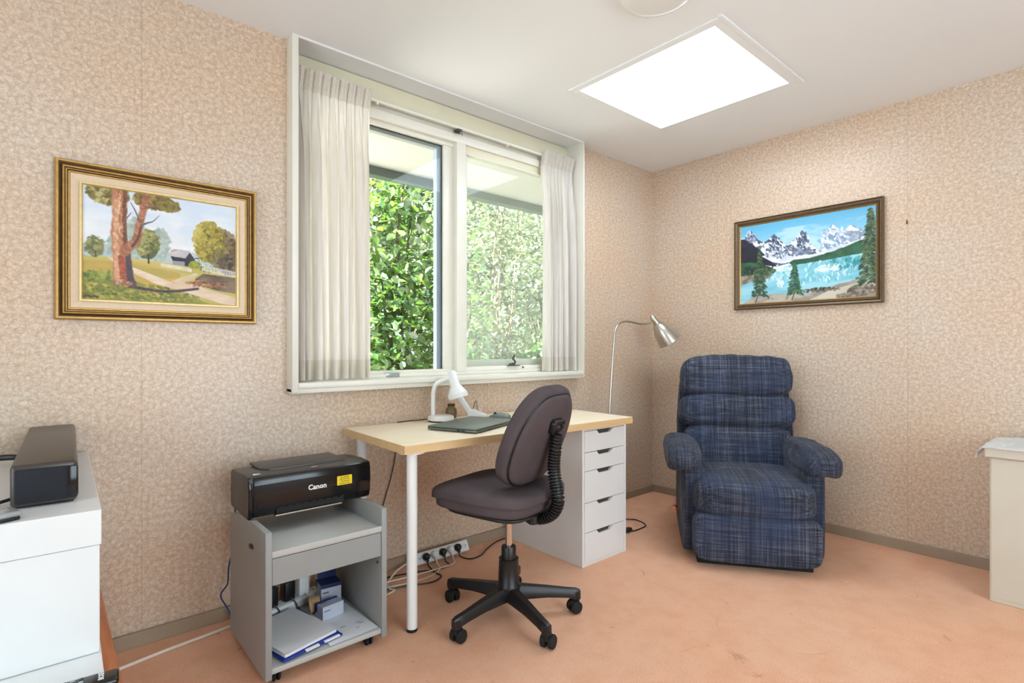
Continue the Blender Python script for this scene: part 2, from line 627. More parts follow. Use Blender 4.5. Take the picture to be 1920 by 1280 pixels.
# ------------------------------------------------------------------ the room
CE = 2.435
XL, YF = -5.2, -4.1


def quad_board(b, x0, x1, y0, y1, z0, z1, bev=0.002):
    return b.box(x0, x1, y0, y1, z0, z1, bev)


struct('floor', B().box(XL, 0, YF, 0.0, -0.06, 0.0), 'carpet')
SKX0, SKX1, SKY0, SKY1 = -1.425, -0.69, -1.275, -0.53
c = B()
c.box(XL, SKX0, YF, 0.22, CE, CE + 0.10)
c.box(SKX1, 0.1, YF, 0.22, CE, CE + 0.10)
c.box(SKX0, SKX1, YF, SKY0, CE, CE + 0.10)
c.box(SKX0, SKX1, SKY1, 0.22, CE, CE + 0.10)
struct('ceiling', c, 'ceiling')
WX0, WX1, WZ0 = -2.700, -0.866, 0.925
w = B()
w.box(XL, WX0, 0, 0.2, -0.06, CE)
w.box(WX1, 0.1, 0, 0.2, -0.06, CE)
w.box(WX0, WX1, 0, 0.2, -0.06, WZ0)
struct('wall_back', w, 'wallpaper')
struct('wall_right', B().box(0, 0.12, YF, 0.0, -0.06, CE), 'wallpaper')
LY0, LY1, LZ0, LZ1 = -2.60, -0.90, 0.06, 2.20
w = B()
w.box(XL - 0.12, XL, YF, LY0, -0.06, CE)
w.box(XL - 0.12, XL, LY1, 0.2, -0.06, CE)
w.box(XL - 0.12, XL, LY0, LY1, LZ1, CE)
w.box(XL - 0.12, XL, LY0, LY1, -0.06, LZ0)
struct('wall_left', w, 'wallpaper')
d = B()
d.box(XL - 0.10, XL + 0.01, LY0, LY0 + 0.05, LZ0, LZ1); d.box(XL - 0.10, XL + 0.01, LY1 - 0.05, LY1, LZ0, LZ1)
d.box(XL - 0.10, XL + 0.01, LY0, LY1, LZ1 - 0.05, LZ1); d.box(XL - 0.10, XL + 0.03, LY0, LY1, LZ0, LZ0 + 0.05)
d.box(XL - 0.09, XL, (LY0 + LY1) / 2 - 0.025, (LY0 + LY1) / 2 + 0.025, LZ0, LZ1)
d4 = struct('added_side_window', d, 'trim')  # added opening out of view, enlarged to let low fill light in
obj('glass_pane', B().box(XL - 0.064, XL - 0.060, LY0 + 0.05, LY1 - 0.05, LZ0 + 0.05, LZ1 - 0.05), 'glass', d4, 0)
DX0, DX1, DZ0, DZ1 = -3.40, -1.20, 0.36, 2.20
w = B()
w.box(XL - 0.12, DX0, YF - 0.12, YF, -0.06, CE)
w.box(DX1, 0.12, YF - 0.12, YF, -0.06, CE)
w.box(DX0, DX1, YF - 0.12, YF, DZ1, CE)
w.box(DX0, DX1, YF - 0.12, YF, -0.06, DZ0)
struct('wall_front', w, 'wallpaper')
d = B()
d.box(DX0, DX0 + 0.05, YF - 0.10, YF + 0.01, DZ0, DZ1); d.box(DX1 - 0.05, DX1, YF - 0.10, YF + 0.01, DZ0, DZ1)
d.box(DX0, DX1, YF - 0.10, YF + 0.01, DZ1 - 0.05, DZ1); d.box(DX0, DX1, YF - 0.10, YF + 0.03, DZ0, DZ0 + 0.05)
d.box((DX0 + DX1) / 2 - 0.025, (DX0 + DX1) / 2 + 0.025, YF - 0.09, YF, DZ0, DZ1)
d1 = struct('unseen_rear_window', d, 'trim')  # rear opening out of view, moved and sized to balance the fill
obj('glass_pane', B().box(DX0 + 0.05, DX1 - 0.05, YF - 0.064, YF - 0.060, DZ0 + 0.05, DZ1 - 0.05), 'glass', d1, 0)
# baseboards
struct('baseboard_back', B().box(XL, 0, -0.019, 0, 0, 0.052, 0.002), 'base')
struct('baseboard_right', B().box(-0.019, 0, YF, -0.019, 0, 0.052, 0.002), 'base')

# skylight
sk = struct('window_2', B().box(SKX0 - 0.04, SKX0, SKY0 - 0.04, SKY1 + 0.04, CE - 0.007, CE, 0.001), 'ceiling')
fr = B()
fr.box(SKX1, SKX1 + 0.04, SKY0 - 0.04, SKY1 + 0.04, CE - 0.007, CE, 0.001)
obj('skylight_trim', fr, 'ceiling', sk, 0)
fr = B(); fr.box(SKX0, SKX1, SKY1, SKY1 + 0.04, CE - 0.007, CE, 0.001)
obj('skylight_trim', fr, 'ceiling', sk, 0)
fr = B(); fr.box(SKX0, SKX1, SKY0 - 0.04, SKY0, CE - 0.007, CE, 0.001)
obj('skylight_trim', fr, 'ceiling', sk, 0)
# lifted edge of the trim on the far side
obj('skylight_flange', B().box(SKX0 - 0.05, SKX1 + 0.05, SKY0 - 0.058, SKY0 - 0.04, CE - 0.009, CE, 0.001), 'ceiling', sk, 0)
obj('diffuser_panel', B().box(SKX0, SKX1, SKY0, SKY1, CE + 0.003, CE + 0.008), 'diffuser', sk, 0)

# ------------------------------------------------------------------ window
win = bpy.data.objects.new('window_1', None); COL.objects.link(win); win['kind'] = 'structure'
CY0 = -0.070


def wp(name, b, m): return obj(name, b, m, win, 30)


wp('casing_board', B().box(-2.727, WX0, CY0, 0.10, 0.905, CE, 0.002), 'trim')
wp('casing_board', B().box(-0.872, -0.864, CY0, 0.10, 0.905, CE, 0.001), 'trim')
wp('window_sill', B().box(-2.70, -0.872, CY0, 0.10, 0.920, 0.944, 0.003), 'trim')
wp('sill_apron', B().box(-2.727, -0.874, CY0 + 0.012, 0.0, 0.898, 0.920, 0.002), 'trim')
wp('ceiling_bead', B().tube([(-2.70, -0.062, CE - 0.001), (-0.872, -0.062, CE - 0.001)], 0.006, 8, 1), 'ceiling')
wp('head_board', B().box(WX0, -0.872, 0.080, 0.14, 2.335, CE - 0.004, 0.001), 'trim_yellow')
wp('head_lining', B().box(WX0, -0.872, 0.088, 0.14, 2.285, 2.335), 'trim')
wp('frame_head', B().box(WX0, -0.872, 0.064, 0.15, 2.244, 2.287, 0.002), 'trim')
wp('frame_jamb', B().box(WX0, -2.655, 0.064, 0.15, 0.944, 2.244, 0.002), 'trim')
wp('frame_jamb', B().box(-0.918, -0.872, 0.064, 0.15, 0.944, 2.244, 0.002), 'trim')
wp('frame_rail', B().box(-2.655, -0.918, 0.064, 0.15, 0.944, 0.962, 0.002), 'trim')
wp('mullion', B().box(-1.784, -1.722, 0.060, 0.15, 0.962, 2.244, 0.002), 'trim')
# left fixed sash
wp('sash_rail', B().box(-2.655, -1.784, 0.092, 0.13, 2.222, 2.244, 0.001), 'trim')
wp('sash_rail', B().box(-2.655, -1.784, 0.092, 0.13, 0.962, 0.978, 0.001), 'trim')
wp('sash_stile', B().box(-1.846, -1.784, 0.100, 0.118, 0.978, 2.222, 0.001), 'trim')
wp('sash_stile', B().box(-2.655, -2.625, 0.092, 0.13, 0.978, 2.222, 0.001), 'trim')
wp('gasket', B().box(-2.625, -1.846, 0.1155, 0.118, 2.216, 2.222).box(-1.850, -1.846, 0.1155, 0.118, 0.978, 2.216), 'mirror_grey')
wp('outer_frame', B().box(-1.872, -1.790, 0.132, 0.165, 0.968, 2.222), 'blue_grey')
wp('outer_frame', B().box(-2.625, -1.872, 0.132, 0.165, 2.204, 2.222), 'grey_edge')
wp('glass_pane', B().box(-2.625, -1.851, 0.1185, 0.1215, 0.978, 2.214), 'glass')
# right awning sash
wp('sash_rail', B().box(-1.722, -0.918, 0.078, 0.125, 2.200, 2.244, 0.002), 'trim_yellow')
wp('sash_bead', B().box(-1.722, -0.918, 0.070, 0.11, 2.192, 2.200, 0.001), 'trim')
wp('sash_rail', B().box(-1.722, -0.918, 0.078, 0.125, 0.962, 0.986, 0.002), 'trim')
wp('sash_stile', B().box(-1.722, -1.702, 0.078, 0.125, 0.986, 2.192, 0.001), 'trim')
wp('sash_stile', B().box(-0.945, -0.918, 0.078, 0.125, 0.986, 2.192, 0.001), 'trim')
wp('outer_rail', B().box(-1.702, -0.945, 0.128, 0.16, 0.980, 1.024, 0.001), 'trim')
wp('glass_pane', B().box(-1.702, -0.945, 0.1035, 0.1065, 0.986, 2.192), 'glass_hazy')
wb = B()
wb.box(-1.404, -1.308, 0.062, 0.078, 0.984, 0.989, 0.001)
wb.cyl((-1.36, 0.068, 0.989), (-1.36, 0.068, 1.004), 0.013, 14, 0.002)
wb.box(-1.392, -1.352, 0.060, 0.076, 0.989, 1.000, 0.003)
wb.tube([(-1.356, 0.068, 0.998), (-1.345, 0.066, 1.006), (-1.362, 0.062, 1.022), (-1.372, 0.060, 1.030), (-1.358, 0.058, 1.046)], 0.0055, 8)
wp('window_winder', wb, 'dark_grey')
wp('latch_pin', B().cyl((-1.275, 0.078, 0.974), (-1.275, 0.070, 0.974), 0.005, 10), 'dark_grey')
hb = B()
hb.prism([(-0.040, 0), (0.040, 0), (0.031, -0.020), (-0.031, -0.020)], 0.0, 0.024, 0.004, Matrix.Translation((-2.18, 0.062, 0.957)) @ Matrix.Rotation(PI, 4, 'X') @ Matrix.Translation((0, 0, -0.012)) @ Matrix.Rotation(0, 4, 'Z'))
wp('window_pull', hb, 'silver')

# curtain rail
tr = thing('curtain_rail', 'cream curtain rail running along the window head', 'curtain rail', (-1.78, 0.045, 2.315))
obj('track', B().box(-0.90, 0.90, -0.008, 0.008, -0.006, 0.008, 0.002), 'trim', tr, 0)
obj('track_ledge', B().box(-0.90, 0.90, 0.006, 0.040, 0.006, 0.012, 0.001), 'trim', tr, 0)
br = B(); br.box(-0.014, 0.014, -0.010, 0.030, -0.018, -0.006, 0.002); br.cyl((0, -0.002, -0.032), (0, -0.002, -0.018), 0.006, 10); br.cyl((0.01, -0.006, -0.026), (0.016, -0.010, -0.034), 0.003, 8)
obj('bracket', br, 'dark_grey', tr)
for gx in (-0.5, 0.35):
    obj('glider', B().box(gx - 0.006, gx + 0.006, -0.012, 0.004, -0.018, -0.004, 0.001), 'trim', tr, 0)


def curtain(name, label, x0, x1, yc, ztop, zbot, npl, seed, sway):
    r = random.Random(seed)
    t = thing(name, label, 'curtain', ((x0 + x1) / 2, yc, zbot), 0, 'curtains at the window')
    W = x1 - x0; H = ztop - zbot
    nx, nz = npl * 14, 46
    ph = [r.uniform(-0.8, 0.8) for _ in range(npl + 3)]
    am = [r.uniform(0.55, 1.15) for _ in range(npl + 3)]

    def off(s, z):
        k = s * npl
        top = H - 0.085
        i = int(k); f = k - i
        if z > top:      # pinch-pleat heading: narrow upright folds leaning out at the top
            a = (z - top) / 0.085
            return 0.010 - 0.014 * a - (0.036 + 0.018 * a) * math.sin(PI * f) ** 0.5
        a = min(1.0, (top - z) / 0.30)
        g = math.sin(2 * PI * (f - 0.25)) * 0.5 + 0.5
        pinch = 0.010 - 0.036 * math.sin(PI * f) ** 0.5
        fall = -0.060 * am[i] * g ** 1.3 - 0.014 * math.sin(2 * PI * s * (npl * 0.43) + ph[i % 4] * 0.3 + z * 0.6)
        return (1 - a) * pinch + a * fall

    def sheet(z0, z1, n, dy, mat, nm):
        b = B(); rows = []
        for j in range(n + 1):
            z = z0 + (z1 - z0) * j / n
            row = []
            for i in range(nx + 1):
                s = i / nx
                sx = s + sway * (1 - z / H) * 0.0
                x = -W / 2 + W * sx + 0.004 * math.sin(2 * PI * s * npl * 2 + z * 3)
                row.append(b.bm.verts.new((x, off(min(s, 0.9999), z) + dy, z)))
            rows.append(row)
        for a, c2 in zip(rows[:-1], rows[1:]):
            for i in range(nx):
                b.bm.faces.new((a[i], a[i + 1], c2[i + 1], c2[i]))
        return obj(nm, b, mat, t, 60)
    sheet(0.085, H - 0.085, nz, 0, 'curtain', 'drape')
    sheet(0.0, 0.088, 5, -0.0015, 'hem', 'hem')
    sheet(H - 0.086, H, 6, -0.001, 'hem', 'pleated_heading')
    return t


curtain('curtain', 'cream pinch-pleated curtain at the window end nearest the landscape painting', -2.688, -2.325, 0.035, 2.336, 0.952, 9, 3, 0)
curtain('curtain', 'cream pinch-pleated curtain at the window end nearest the room corner', -1.150, -0.884, 0.035, 2.330, 0.948, 8, 9, 0)

# ------------------------------------------------------------------ outside
struct('garden_ground', B().box(-9, 9, 0.2, 12, -0.40, -0.30), 'paving')
ev = struct('eave', B().box(-6, 3, 0.2, 0.75, 2.25, 2.29), 'soffit')
obj('gutter', B().box(-6, 3, 0.75, 0.83, 2.195, 2.30, 0.006), 'gutter', ev, 0)
struct('sun_blocking_roof', B().box(-8.2, 1.6, -5.2, 0.83, 2.56, 2.64), 'gutter')  # unseen slab, extended past the left wall to keep direct sun out


def leaf_cloud(name, parent, mat, centers, size, seed, droop=0.3, up=0.35):
    """joined leaf blades with a folded midrib"""
    g = np.random.default_rng(seed)
    n = len(centers)
    tmpl = np.array([(0, 0, 0), (0.30, 0.28, 0.05), (0.30, 0.75, 0.03), (0, 1.0, -0.10), (-0.30, 0.75, 0.03), (-0.30, 0.28, 0.05), (0, 0.5, -0.04)])
    fc = [(0, 1, 6), (1, 2, 6), (2, 3, 6), (3, 4, 6), (4, 5, 6), (5, 0, 6)]
    V = np.zeros((n, 7, 3))
    yaw = g.uniform(0, 2 * PI, n); pit = g.normal(-droop, 0.5, n); rol = g.normal(0, 0.55, n)
    sc = size * g.uniform(0.65, 1.3, n)
    for k in range(7):
        x, y, z = tmpl[k]
        x2 = x * np.cos(rol) + z * np.sin(rol); z2 = -x * np.sin(rol) + z * np.cos(rol)
        y3 = y * np.cos(pit) - z2 * np.sin(pit); z3 = y * np.sin(pit) + z2 * np.cos(pit)
        V[:, k, 0] = x2 * np.cos(yaw) - y3 * np.sin(yaw)
        V[:, k, 1] = x2 * np.sin(yaw) + y3 * np.cos(yaw)
        V[:, k, 2] = z3
    V = V * sc[:, None, None] + centers[:, None, :]
    me = bpy.data.meshes.new(name)
    F = (np.array(fc)[None] + (np.arange(n) * 7)[:, None, None]).reshape(-1, 3)
    me.from_pydata(V.reshape(-1, 3).tolist(), [], F.tolist())
    at = me.attributes.new('tone', 'FLOAT', 'POINT')
    at.data.foreach_set('value', np.repeat(g.uniform(0, 1, n), 7).astype(np.float32))
    me.materials.append(M[mat])
    me.polygons.foreach_set('use_smooth', [True] * len(me.polygons))
    o = bpy.data.objects.new(name, me)
    COL.objects.link(o); o.parent = parent
    o['kind'] = 'stuff'
    return o


def clumps(n, c, ext, k, spread, seed, front=0.0):
    g = np.random.default_rng(seed)
    cc = g.normal(0, 1, (k, 3)); cc /= np.linalg.norm(cc, axis=1)[:, None]
    cc *= g.uniform(0.35, 1.0, (k, 1))
    cc = cc * np.array(ext)
    idx = g.integers(0, k, n)
    return np.array(c) + cc[idx] + g.normal(0, spread, (n, 3))


def single_leaf_mesh():
    b = B()
    tm = [(0, 0, 0), (0.16, 0.12, 0.03), (0.30, 0.35, 0.05), (0.28, 0.65, 0.04), (0.14, 0.88, 0.0), (0, 1.0, -0.08), (-0.14, 0.88, 0.0), (-0.28, 0.65, 0.04), (-0.30, 0.35, 0.05), (-0.16, 0.12, 0.03), (0, 0.33, -0.02), (0, 0.67, -0.03)]
    v = [b.bm.verts.new(p) for p in tm]
    for f in ((0, 1, 10), (1, 2, 10), (2, 11, 10), (2, 3, 11), (3, 4, 11), (4, 5, 11), (5, 6, 11), (6, 7, 11), (7, 8, 11), (8, 10, 11), (8, 9, 10), (9, 0, 10)):
        b.bm.faces.new([v[i] for i in f])
    return b


def shrub(name, label, loc, trunk_h, seed):
    g = random.Random(seed)
    t = thing(name, label, 'shrub', loc)
    b = B()
    for i in range(5):
        a = g.uniform(0, 2 * PI); q = g.uniform(0.25, 0.7)
        b.tube([(0, 0, -0.02), (0.1 * q * math.cos(a), 0.1 * q * math.sin(a), trunk_h * 0.3), (0.35 * q * math.cos(a), 0.35 * q * math.sin(a), trunk_h * 0.62), (0.6 * q * math.cos(a + 0.4), 0.6 * q * math.sin(a + 0.4), trunk_h)], 0.02, 7, 4, rad=lambda u: 0.028 * (1 - u) + 0.006)
    obj('branches', b, 'bark', t)
    return t


sa = shrub('camellia_shrub', 'sunlit broad-leaved green shrub close outside the fixed left window pane', (-1.25, 1.75, -0.30), 2.9, 1)
leaf_cloud('foliage', sa, 'leafA', clumps(6500, (0, 0, 1.75), (0.95, 0.55, 1.75), 150, 0.10, 5), 0.076, 6)
lf0 = None
gl = random.Random(4)
for i in range(220):
    px = gl.uniform(-0.75, 0.70); pz = gl.uniform(1.05, 2.75)
    py = -0.62 - 0.1 * gl.random() + 0.25 * abs(px)
    if lf0 is None:
        lf0 = obj('leaf', single_leaf_mesh(), 'leafA', sa, 60)
        lo = lf0
    else:
        lo = bpy.data.objects.new('leaf', lf0.data); COL.objects.link(lo); lo.parent = sa
    lo.location = (px, py, pz)
    sc = gl.uniform(0.06, 0.095)
    lo.scale = (sc, sc, sc)
    lo.rotation_euler = (gl.gauss(-0.3, 0.5), gl.gauss(0, 0.5), gl.uniform(0, 6.28))
sb = shrub('fine_leaved_shrub', 'tall small-leaved shrub dappled with sun outside the right window pane', (0.45, 2.45, -0.30), 3.3, 2)
leaf_cloud('foliage', sb, 'leafB', clumps(12000, (0, 0, 1.95), (1.35, 0.55, 1.95), 200, 0.10, 15), 0.044, 16)
sc_ = shrub('arching_shrub', 'lime green arching bush low behind the right window pane', (1.05, 2.1, -0.30), 1.8, 3)
leaf_cloud('foliage', sc_, 'leafA', clumps(1500, (0, 0, 1.25), (0.5, 0.3, 0.6), 50, 0.09, 25), 0.075, 26)
hd = shrub('hedge', 'dark green hedge filling the garden behind the sunlit shrubs', (1.6, 4.3, -0.30), 3.8, 4)
leaf_cloud('foliage', hd, 'leafC', np.concatenate([clumps(22000, (0, 0, 1.7), (3.0, 0.4, 1.9), 330, 0.20, 35), clumps(8000, (0, 0.1, 3.2), (3.2, 0.5, 1.1), 120, 0.22, 36)]), 0.10, 37)

# ------------------------------------------------------------------ paintings (oil paint laid on a canvas grid)
class Canvas:
    def __init__(self, w, h, seed):
        self.w, self.h = w, h
        self.a = np.zeros((h, w, 3))
        self.g = np.random.default_rng(seed)
        self.U, self.V = np.meshgrid((np.arange(w) + 0.5) / w, (np.arange(h) + 0.5) / h)
        self.asp = w / h

    def fbm(self, sx, sy, oct=3):
        out = np.zeros((self.h, self.w)); am = 1; tot = 0
        for o in range(oct):
            nx, ny = int(sx * 2 ** o) + 2, int(sy * 2 ** o) + 2
            gr = self.g.uniform(0, 1, (ny, nx))
            x = self.U * (nx - 1.001); y = self.V * (ny - 1.001)
            xi = x.astype(int); yi = y.astype(int); fx = x - xi; fy = y - yi
            fx = fx * fx * (3 - 2 * fx); fy = fy * fy * (3 - 2 * fy)
            v = (gr[yi, xi] * (1 - fx) + gr[yi, xi + 1] * fx) * (1 - fy) + (gr[yi + 1, xi] * (1 - fx) + gr[yi + 1, xi + 1] * fx) * fy
            out += am * v; tot += am; am *= 0.55
        return out / tot

    def fill(self, mask, c0, c1=None, sx=8, sy=8):
        c0 = np.array(c0, float)
        if c1 is None:
            col = np.broadcast_to(c0, self.a.shape)
        else:
            n = np.clip((self.fbm(sx, sy) - 0.3) / 0.4, 0, 1)[..., None]
            col = c0 * (1 - n) + np.array(c1, float) * n
        m = np.clip(mask.astype(float), 0, 1)[..., None]
        self.a = self.a * (1 - m) + col * m

    def below(self, pts, wob=0.0, sx=14):
        xs = [p[0] for p in pts]; ys = [p[1] for p in pts]
        line = np.interp(self.U, xs, ys)
        if wob: line = line + (self.fbm(sx, 1.0, 4) - 0.5) * wob
        return self.V > line

    def poly(self, pts):
        ins = np.zeros(self.U.shape, bool); n = len(pts)
        for i in range(n):
            x0, y0 = pts[i]; x1, y1 = pts[(i + 1) % n]
            if y0 == y1: continue
            cond = ((self.V > min(y0, y1)) & (self.V <= max(y0, y1)))
            ins ^= cond & (self.U < x0 + (self.V - y0) * (x1 - x0) / (y1 - y0))
        return ins

    def dab(self, u, v, r, ang, col, el=2.2, al=0.9):
        x, y = u * self.w, v * self.h; R = r * self.h
        x0, x1 = int(max(0, x - R * el)), int(min(self.w, x + R * el + 1)); y0, y1 = int(max(0, y - R * el)), int(min(self.h, y + R * el + 1))
        if x1 <= x0 or y1 <= y0: return
        X, Y = np.meshgrid(np.arange(x0, x1) - x, np.arange(y0, y1) - y)
        p = X * math.cos(ang) + Y * math.sin(ang); q = -X * math.sin(ang) + Y * math.cos(ang)
        m = np.clip(1.4 - ((p / (R * el)) ** 2 + (q / R) ** 2) * 1.4, 0, 1)[..., None] * al
        self.a[y0:y1, x0:x1] = self.a[y0:y1, x0:x1] * (1 - m) + np.array(col, float) * m

    def dabs(self, n, cu, cv, ru, rv, r, cols, ang=None, el=1.8, gauss=False, lit=None):
        for _ in range(n):
            if gauss:
                u = self.g.normal(cu, ru * 0.5); v = self.g.normal(cv, rv * 0.5)
            else:
                t = self.g.uniform(0, 2 * PI); k = math.sqrt(self.g.uniform(0, 1))
                u = cu + ru * k * math.cos(t); v = cv + rv * k * math.sin(t)
            f = self.g.uniform(0, 1)
            if lit is not None:
                f = np.clip(0.5 + (lit * (u - cu) / ru - 0.5 * (v - cv) / rv) * 0.45 + self.g.normal(0, 0.2), 0, 0.999)
            c = np.array(cols[int(f * len(cols))], float) * self.g.uniform(0.92, 1.08)
            a = self.g.uniform(0, PI) if ang is None else self.g.normal(ang, 0.35)
            self.dab(u, v, r * self.g.uniform(0.6, 1.3), a, c, el)

    def stroke(self, pts, w0, w1, c0, c1=None, n=60, jit=0.0):
        P = smooth_path([Vector((p[0], p[1], 0)) for p in pts], max(2, n // (len(pts) - 1)))
        for i, p in enumerate(P):
            t = i / (len(P) - 1)
            c = np.array(c0, float) if c1 is None or self.g.uniform() < 0.5 else np.array(c1, float)
            w_ = w0 + (w1 - w0) * t
            self.dab(p.x + self.g.normal(0, jit) / self.asp, p.y, w_, 0, c * self.g.uniform(0.93, 1.06), 1.0)

    def mesh(self, name, W, H, mat, parent, y):
        h, w_ = self.h, self.w
        xs = np.linspace(-W / 2, W / 2, w_); zs = np.linspace(H / 2, -H / 2, h)
        X, Z = np.meshgrid(xs, zs)
        V = np.stack([X, np.full_like(X, y), Z], -1).reshape(-1, 3)
        i = np.arange((h - 1) * (w_ - 1)); r = i // (w_ - 1); c_ = i % (w_ - 1)
        a = r * w_ + c_
        F = np.stack([a, a + w_, a + w_ + 1, a + 1], -1)
        me = bpy.data.meshes.new(name)
        me.from_pydata(V.tolist(), [], F.tolist())
        at = me.color_attributes.new('paint', 'FLOAT_COLOR', 'POINT')
        cl = np.clip(self.a, 0, 255) / 255.0
        lin = np.where(cl <= 0.04045, cl / 12.92, ((cl + 0.055) / 1.055) ** 2.4)
        rgba = np.concatenate([lin.reshape(-1, 3), np.ones((h * w_, 1))], 1).astype(np.float32)
        at.data.foreach_set('color', rgba.ravel())
        me.materials.append(M[mat])
        o = bpy.data.objects.new(name, me); COL.objects.link(o); o.parent = parent
        return o


def paint_farm():
    c = Canvas(330, 262, 11)
    sky = np.array((212, 222, 236.)); low = np.array((232, 230, 228.))
    t = np.clip(c.V / 0.62, 0, 1)[..., None]
    c.a = sky * (1 - t) + low * t
    cl = np.clip((c.fbm(4, 7, 4) - 0.45) * 4, 0, 1)
    c.fill(cl * 0.6, (240, 238, 236))
    c.fill(np.clip((c.fbm(5, 9, 4) - 0.55) * 5, 0, 1) * (c.V < 0.5) * 0.5, (200, 214, 232))
    c.fill(c.below([(0, .52), (.2, .50), (.5, .53), (.62, .50), (.8, .53), (1, .5)], .04), (196, 204, 208), (180, 192, 198))
    for u, v, ru, rv in ((.20, .5, .05, .12), (.30, .43, .07, .19), (.46, .46, .06, .15)):
        c.dabs(160, u, v, ru, rv, .02, [(168, 180, 172), (182, 192, 184), (158, 172, 160)])
    # ground
    c.fill(c.below([(0, .62), (.3, .61), (.6, .63), (1, .62)]), (206, 184, 110), (188, 172, 92), 5, 12)
    c.fill(c.below([(0, .66), (.2, .655), (.45, .68), (.6, .71), (.62, 2), (1, 2)], .02) & (c.U < .6), (216, 164, 84), (176, 160, 84), 4, 14)
    c.fill(c.below([(0, .76), (.2, .77), (.4, .86), (.65, .93), (.8, .99), (1, 1.05)], .03), (150, 148, 66), (116, 122, 52), 8, 18)
    c.dabs(420, .3, .93, .42, .09, .012, [(96, 104, 44), (140, 142, 62), (184, 164, 84), (120, 124, 60)], ang=0.3)
    c.dabs(160, .1, .79, .14, .04, .014, [(128, 138, 62), (158, 158, 80), (98, 112, 48)])
    # road
    c.fill(c.poly([(.14, .62), (.17, .62), (.22, .66), (.36, .72), (.55, .81), (.66, .79), (.72, .82), (.80, .86), (1, .92), (1, 1.0), (.9, .99), (.62, .89), (.44, .83), (.32, .76), (.2, .68)]), (232, 210, 186), (216, 186, 158), 8, 22)
    c.fill(c.poly([(.53, .80), (.70, .70), (.73, .71), (.63, .80)]), (226, 208, 176), (206, 186, 150))
    # bank on the right
    c.fill(c.poly([(.70, .76), (.76, .70), (1, .72), (1, .88), (.86, .86), (.74, .82)]), (140, 118, 92), (98, 78, 66), 6, 12)
    c.dabs(90, .78, .80, .14, .03, .008, [(96, 66, 50), (190, 140, 96), (150, 96, 66)], ang=2.9, el=3)
    # far small trees
    c.dabs(150, .068, .53, .045, .075, .017, [(120, 122, 76), (150, 148, 98), (98, 104, 66), (172, 168, 122)], lit=-.6)
    c.stroke([(.075, .57), (.075, .625)], .005, .005, (84, 72, 56))
    c.dabs(520, .385, .46, .07, .13, .013, [(92, 98, 56), (124, 126, 70), (156, 152, 92), (178, 172, 112)], lit=-.7)
    c.stroke([(.392, .56), (.392, .64)], .006, .008, (70, 58, 48))
    # barn
    c.fill(c.poly([(.535, .555), (.595, .485), (.665, .505), (.70, .565), (.70, .645), (.56, .635)]), (62, 60, 66), (44, 42, 48))
    c.fill(c.poly([(.505, .555), (.56, .483), (.672, .49), (.635, .565)]), (206, 200, 200), (188, 180, 182), 10, 10)
    c.fill(c.poly([(.53, .51), (.555, .487), (.585, .488), (.56, .51)]), (204, 150, 140))
    c.fill(c.poly([(.55, .60), (.63, .60), (.63, .64), (.55, .635)]), (150, 150, 156))
    c.fill(c.poly([(.70, .55), (.73, .55), (.73, .56), (.70, .56)]), (90, 86, 84))
    c.stroke([(.728, .55), (.728, .60)], .003, .003, (80, 76, 72))
    # right trees
    c.dabs(800, .90, .45, .11, .20, .015, [(84, 68, 48), (112, 92, 60), (142, 122, 84), (160, 140, 106)], lit=-.6)
    c.dabs(800, .80, .38, .11, .20, .015, [(108, 100, 40), (146, 132, 52), (178, 160, 70), (196, 178, 96)], lit=-.7)
    c.dabs(160, .95, .60, .07, .08, .02, [(70, 58, 46), (104, 86, 66), (128, 110, 80)])
    c.stroke([(.855, .64), (.85, .54), (.83, .46), (.80, .40)], .011, .004, (150, 134, 120), (104, 88, 76))
    c.stroke([(.85, .55), (.88, .46), (.90, .40)], .007, .003, (140, 124, 108))
    c.dabs(90, .70, .62, .03, .03, .013, [(132, 140, 46), (164, 168, 70)])
    c.dabs(90, .80, .645, .06, .025, .013, [(132, 140, 56), (170, 168, 80), (104, 108, 50)])
    # white fence
    for k in range(22):
        u = .475 + .2 * k / 21; v = .632 + .03 * k / 21
        c.stroke([(u, v), (u, v + .028)], .0045, .0045, (240, 238, 234), n=6)
    for k in range(24):
        u = .755 + .25 * k / 23; v = .615 + .045 * k / 23
        c.stroke([(u, v), (u, v + .052)], .0055, .0055, (236, 234, 232), n=8)
    # shadow of the big tree
    c.stroke([(.27, .865), (.38, .885), (.50, .895), (.62, .875), (.72, .85)], .016, .014, (70, 52, 66), (88, 66, 68), 90)
    # big gum
    c.dabs(420, .15, .05, .12, .09, .015, [(104, 92, 46), (136, 122, 66), (166, 150, 96), (192, 178, 128)])
    c.dabs(400, .42, .05, .12, .075, .014, [(104, 88, 42), (140, 118, 60), (166, 146, 88), (120, 86, 50)])
    c.dabs(110, .52, .085, .07, .045, .018, [(110, 100, 44), (142, 126, 64)])
    c.stroke([(.215, -.02), (.212, .2), (.212, .4), (.222, .6), (.228, .8)], .052, .062, (196, 138, 104), (172, 112, 82), 130, .008)
    c.dabs(240, .215, .40, .032, .42, .010, [(214, 160, 122), (176, 116, 84), (150, 96, 72), (226, 182, 148), (190, 130, 96)], ang=1.57, el=3.4)
    c.stroke([(.245, .0), (.244, .3), (.25, .5)], .018, .016, (132, 86, 66), (110, 72, 58), 70, .004)
    c.stroke([(.192, .1), (.19, .4), (.198, .7), (.205, .84)], .016, .022, (220, 172, 136), (206, 152, 116), 70, .006)
    c.stroke([(.262, .55), (.268, .66), (.277, .78), (.292, .85)], .022, .034, (76, 66, 84), (96, 74, 76), 60, .003)
    c.stroke([(.225, .6), (.232, .72), (.24, .84)], .022, .026, (182, 92, 66), (140, 78, 58), 50, .006)
    c.dabs(40, .225, .84, .05, .02, .014, [(206, 160, 126), (150, 104, 76)])
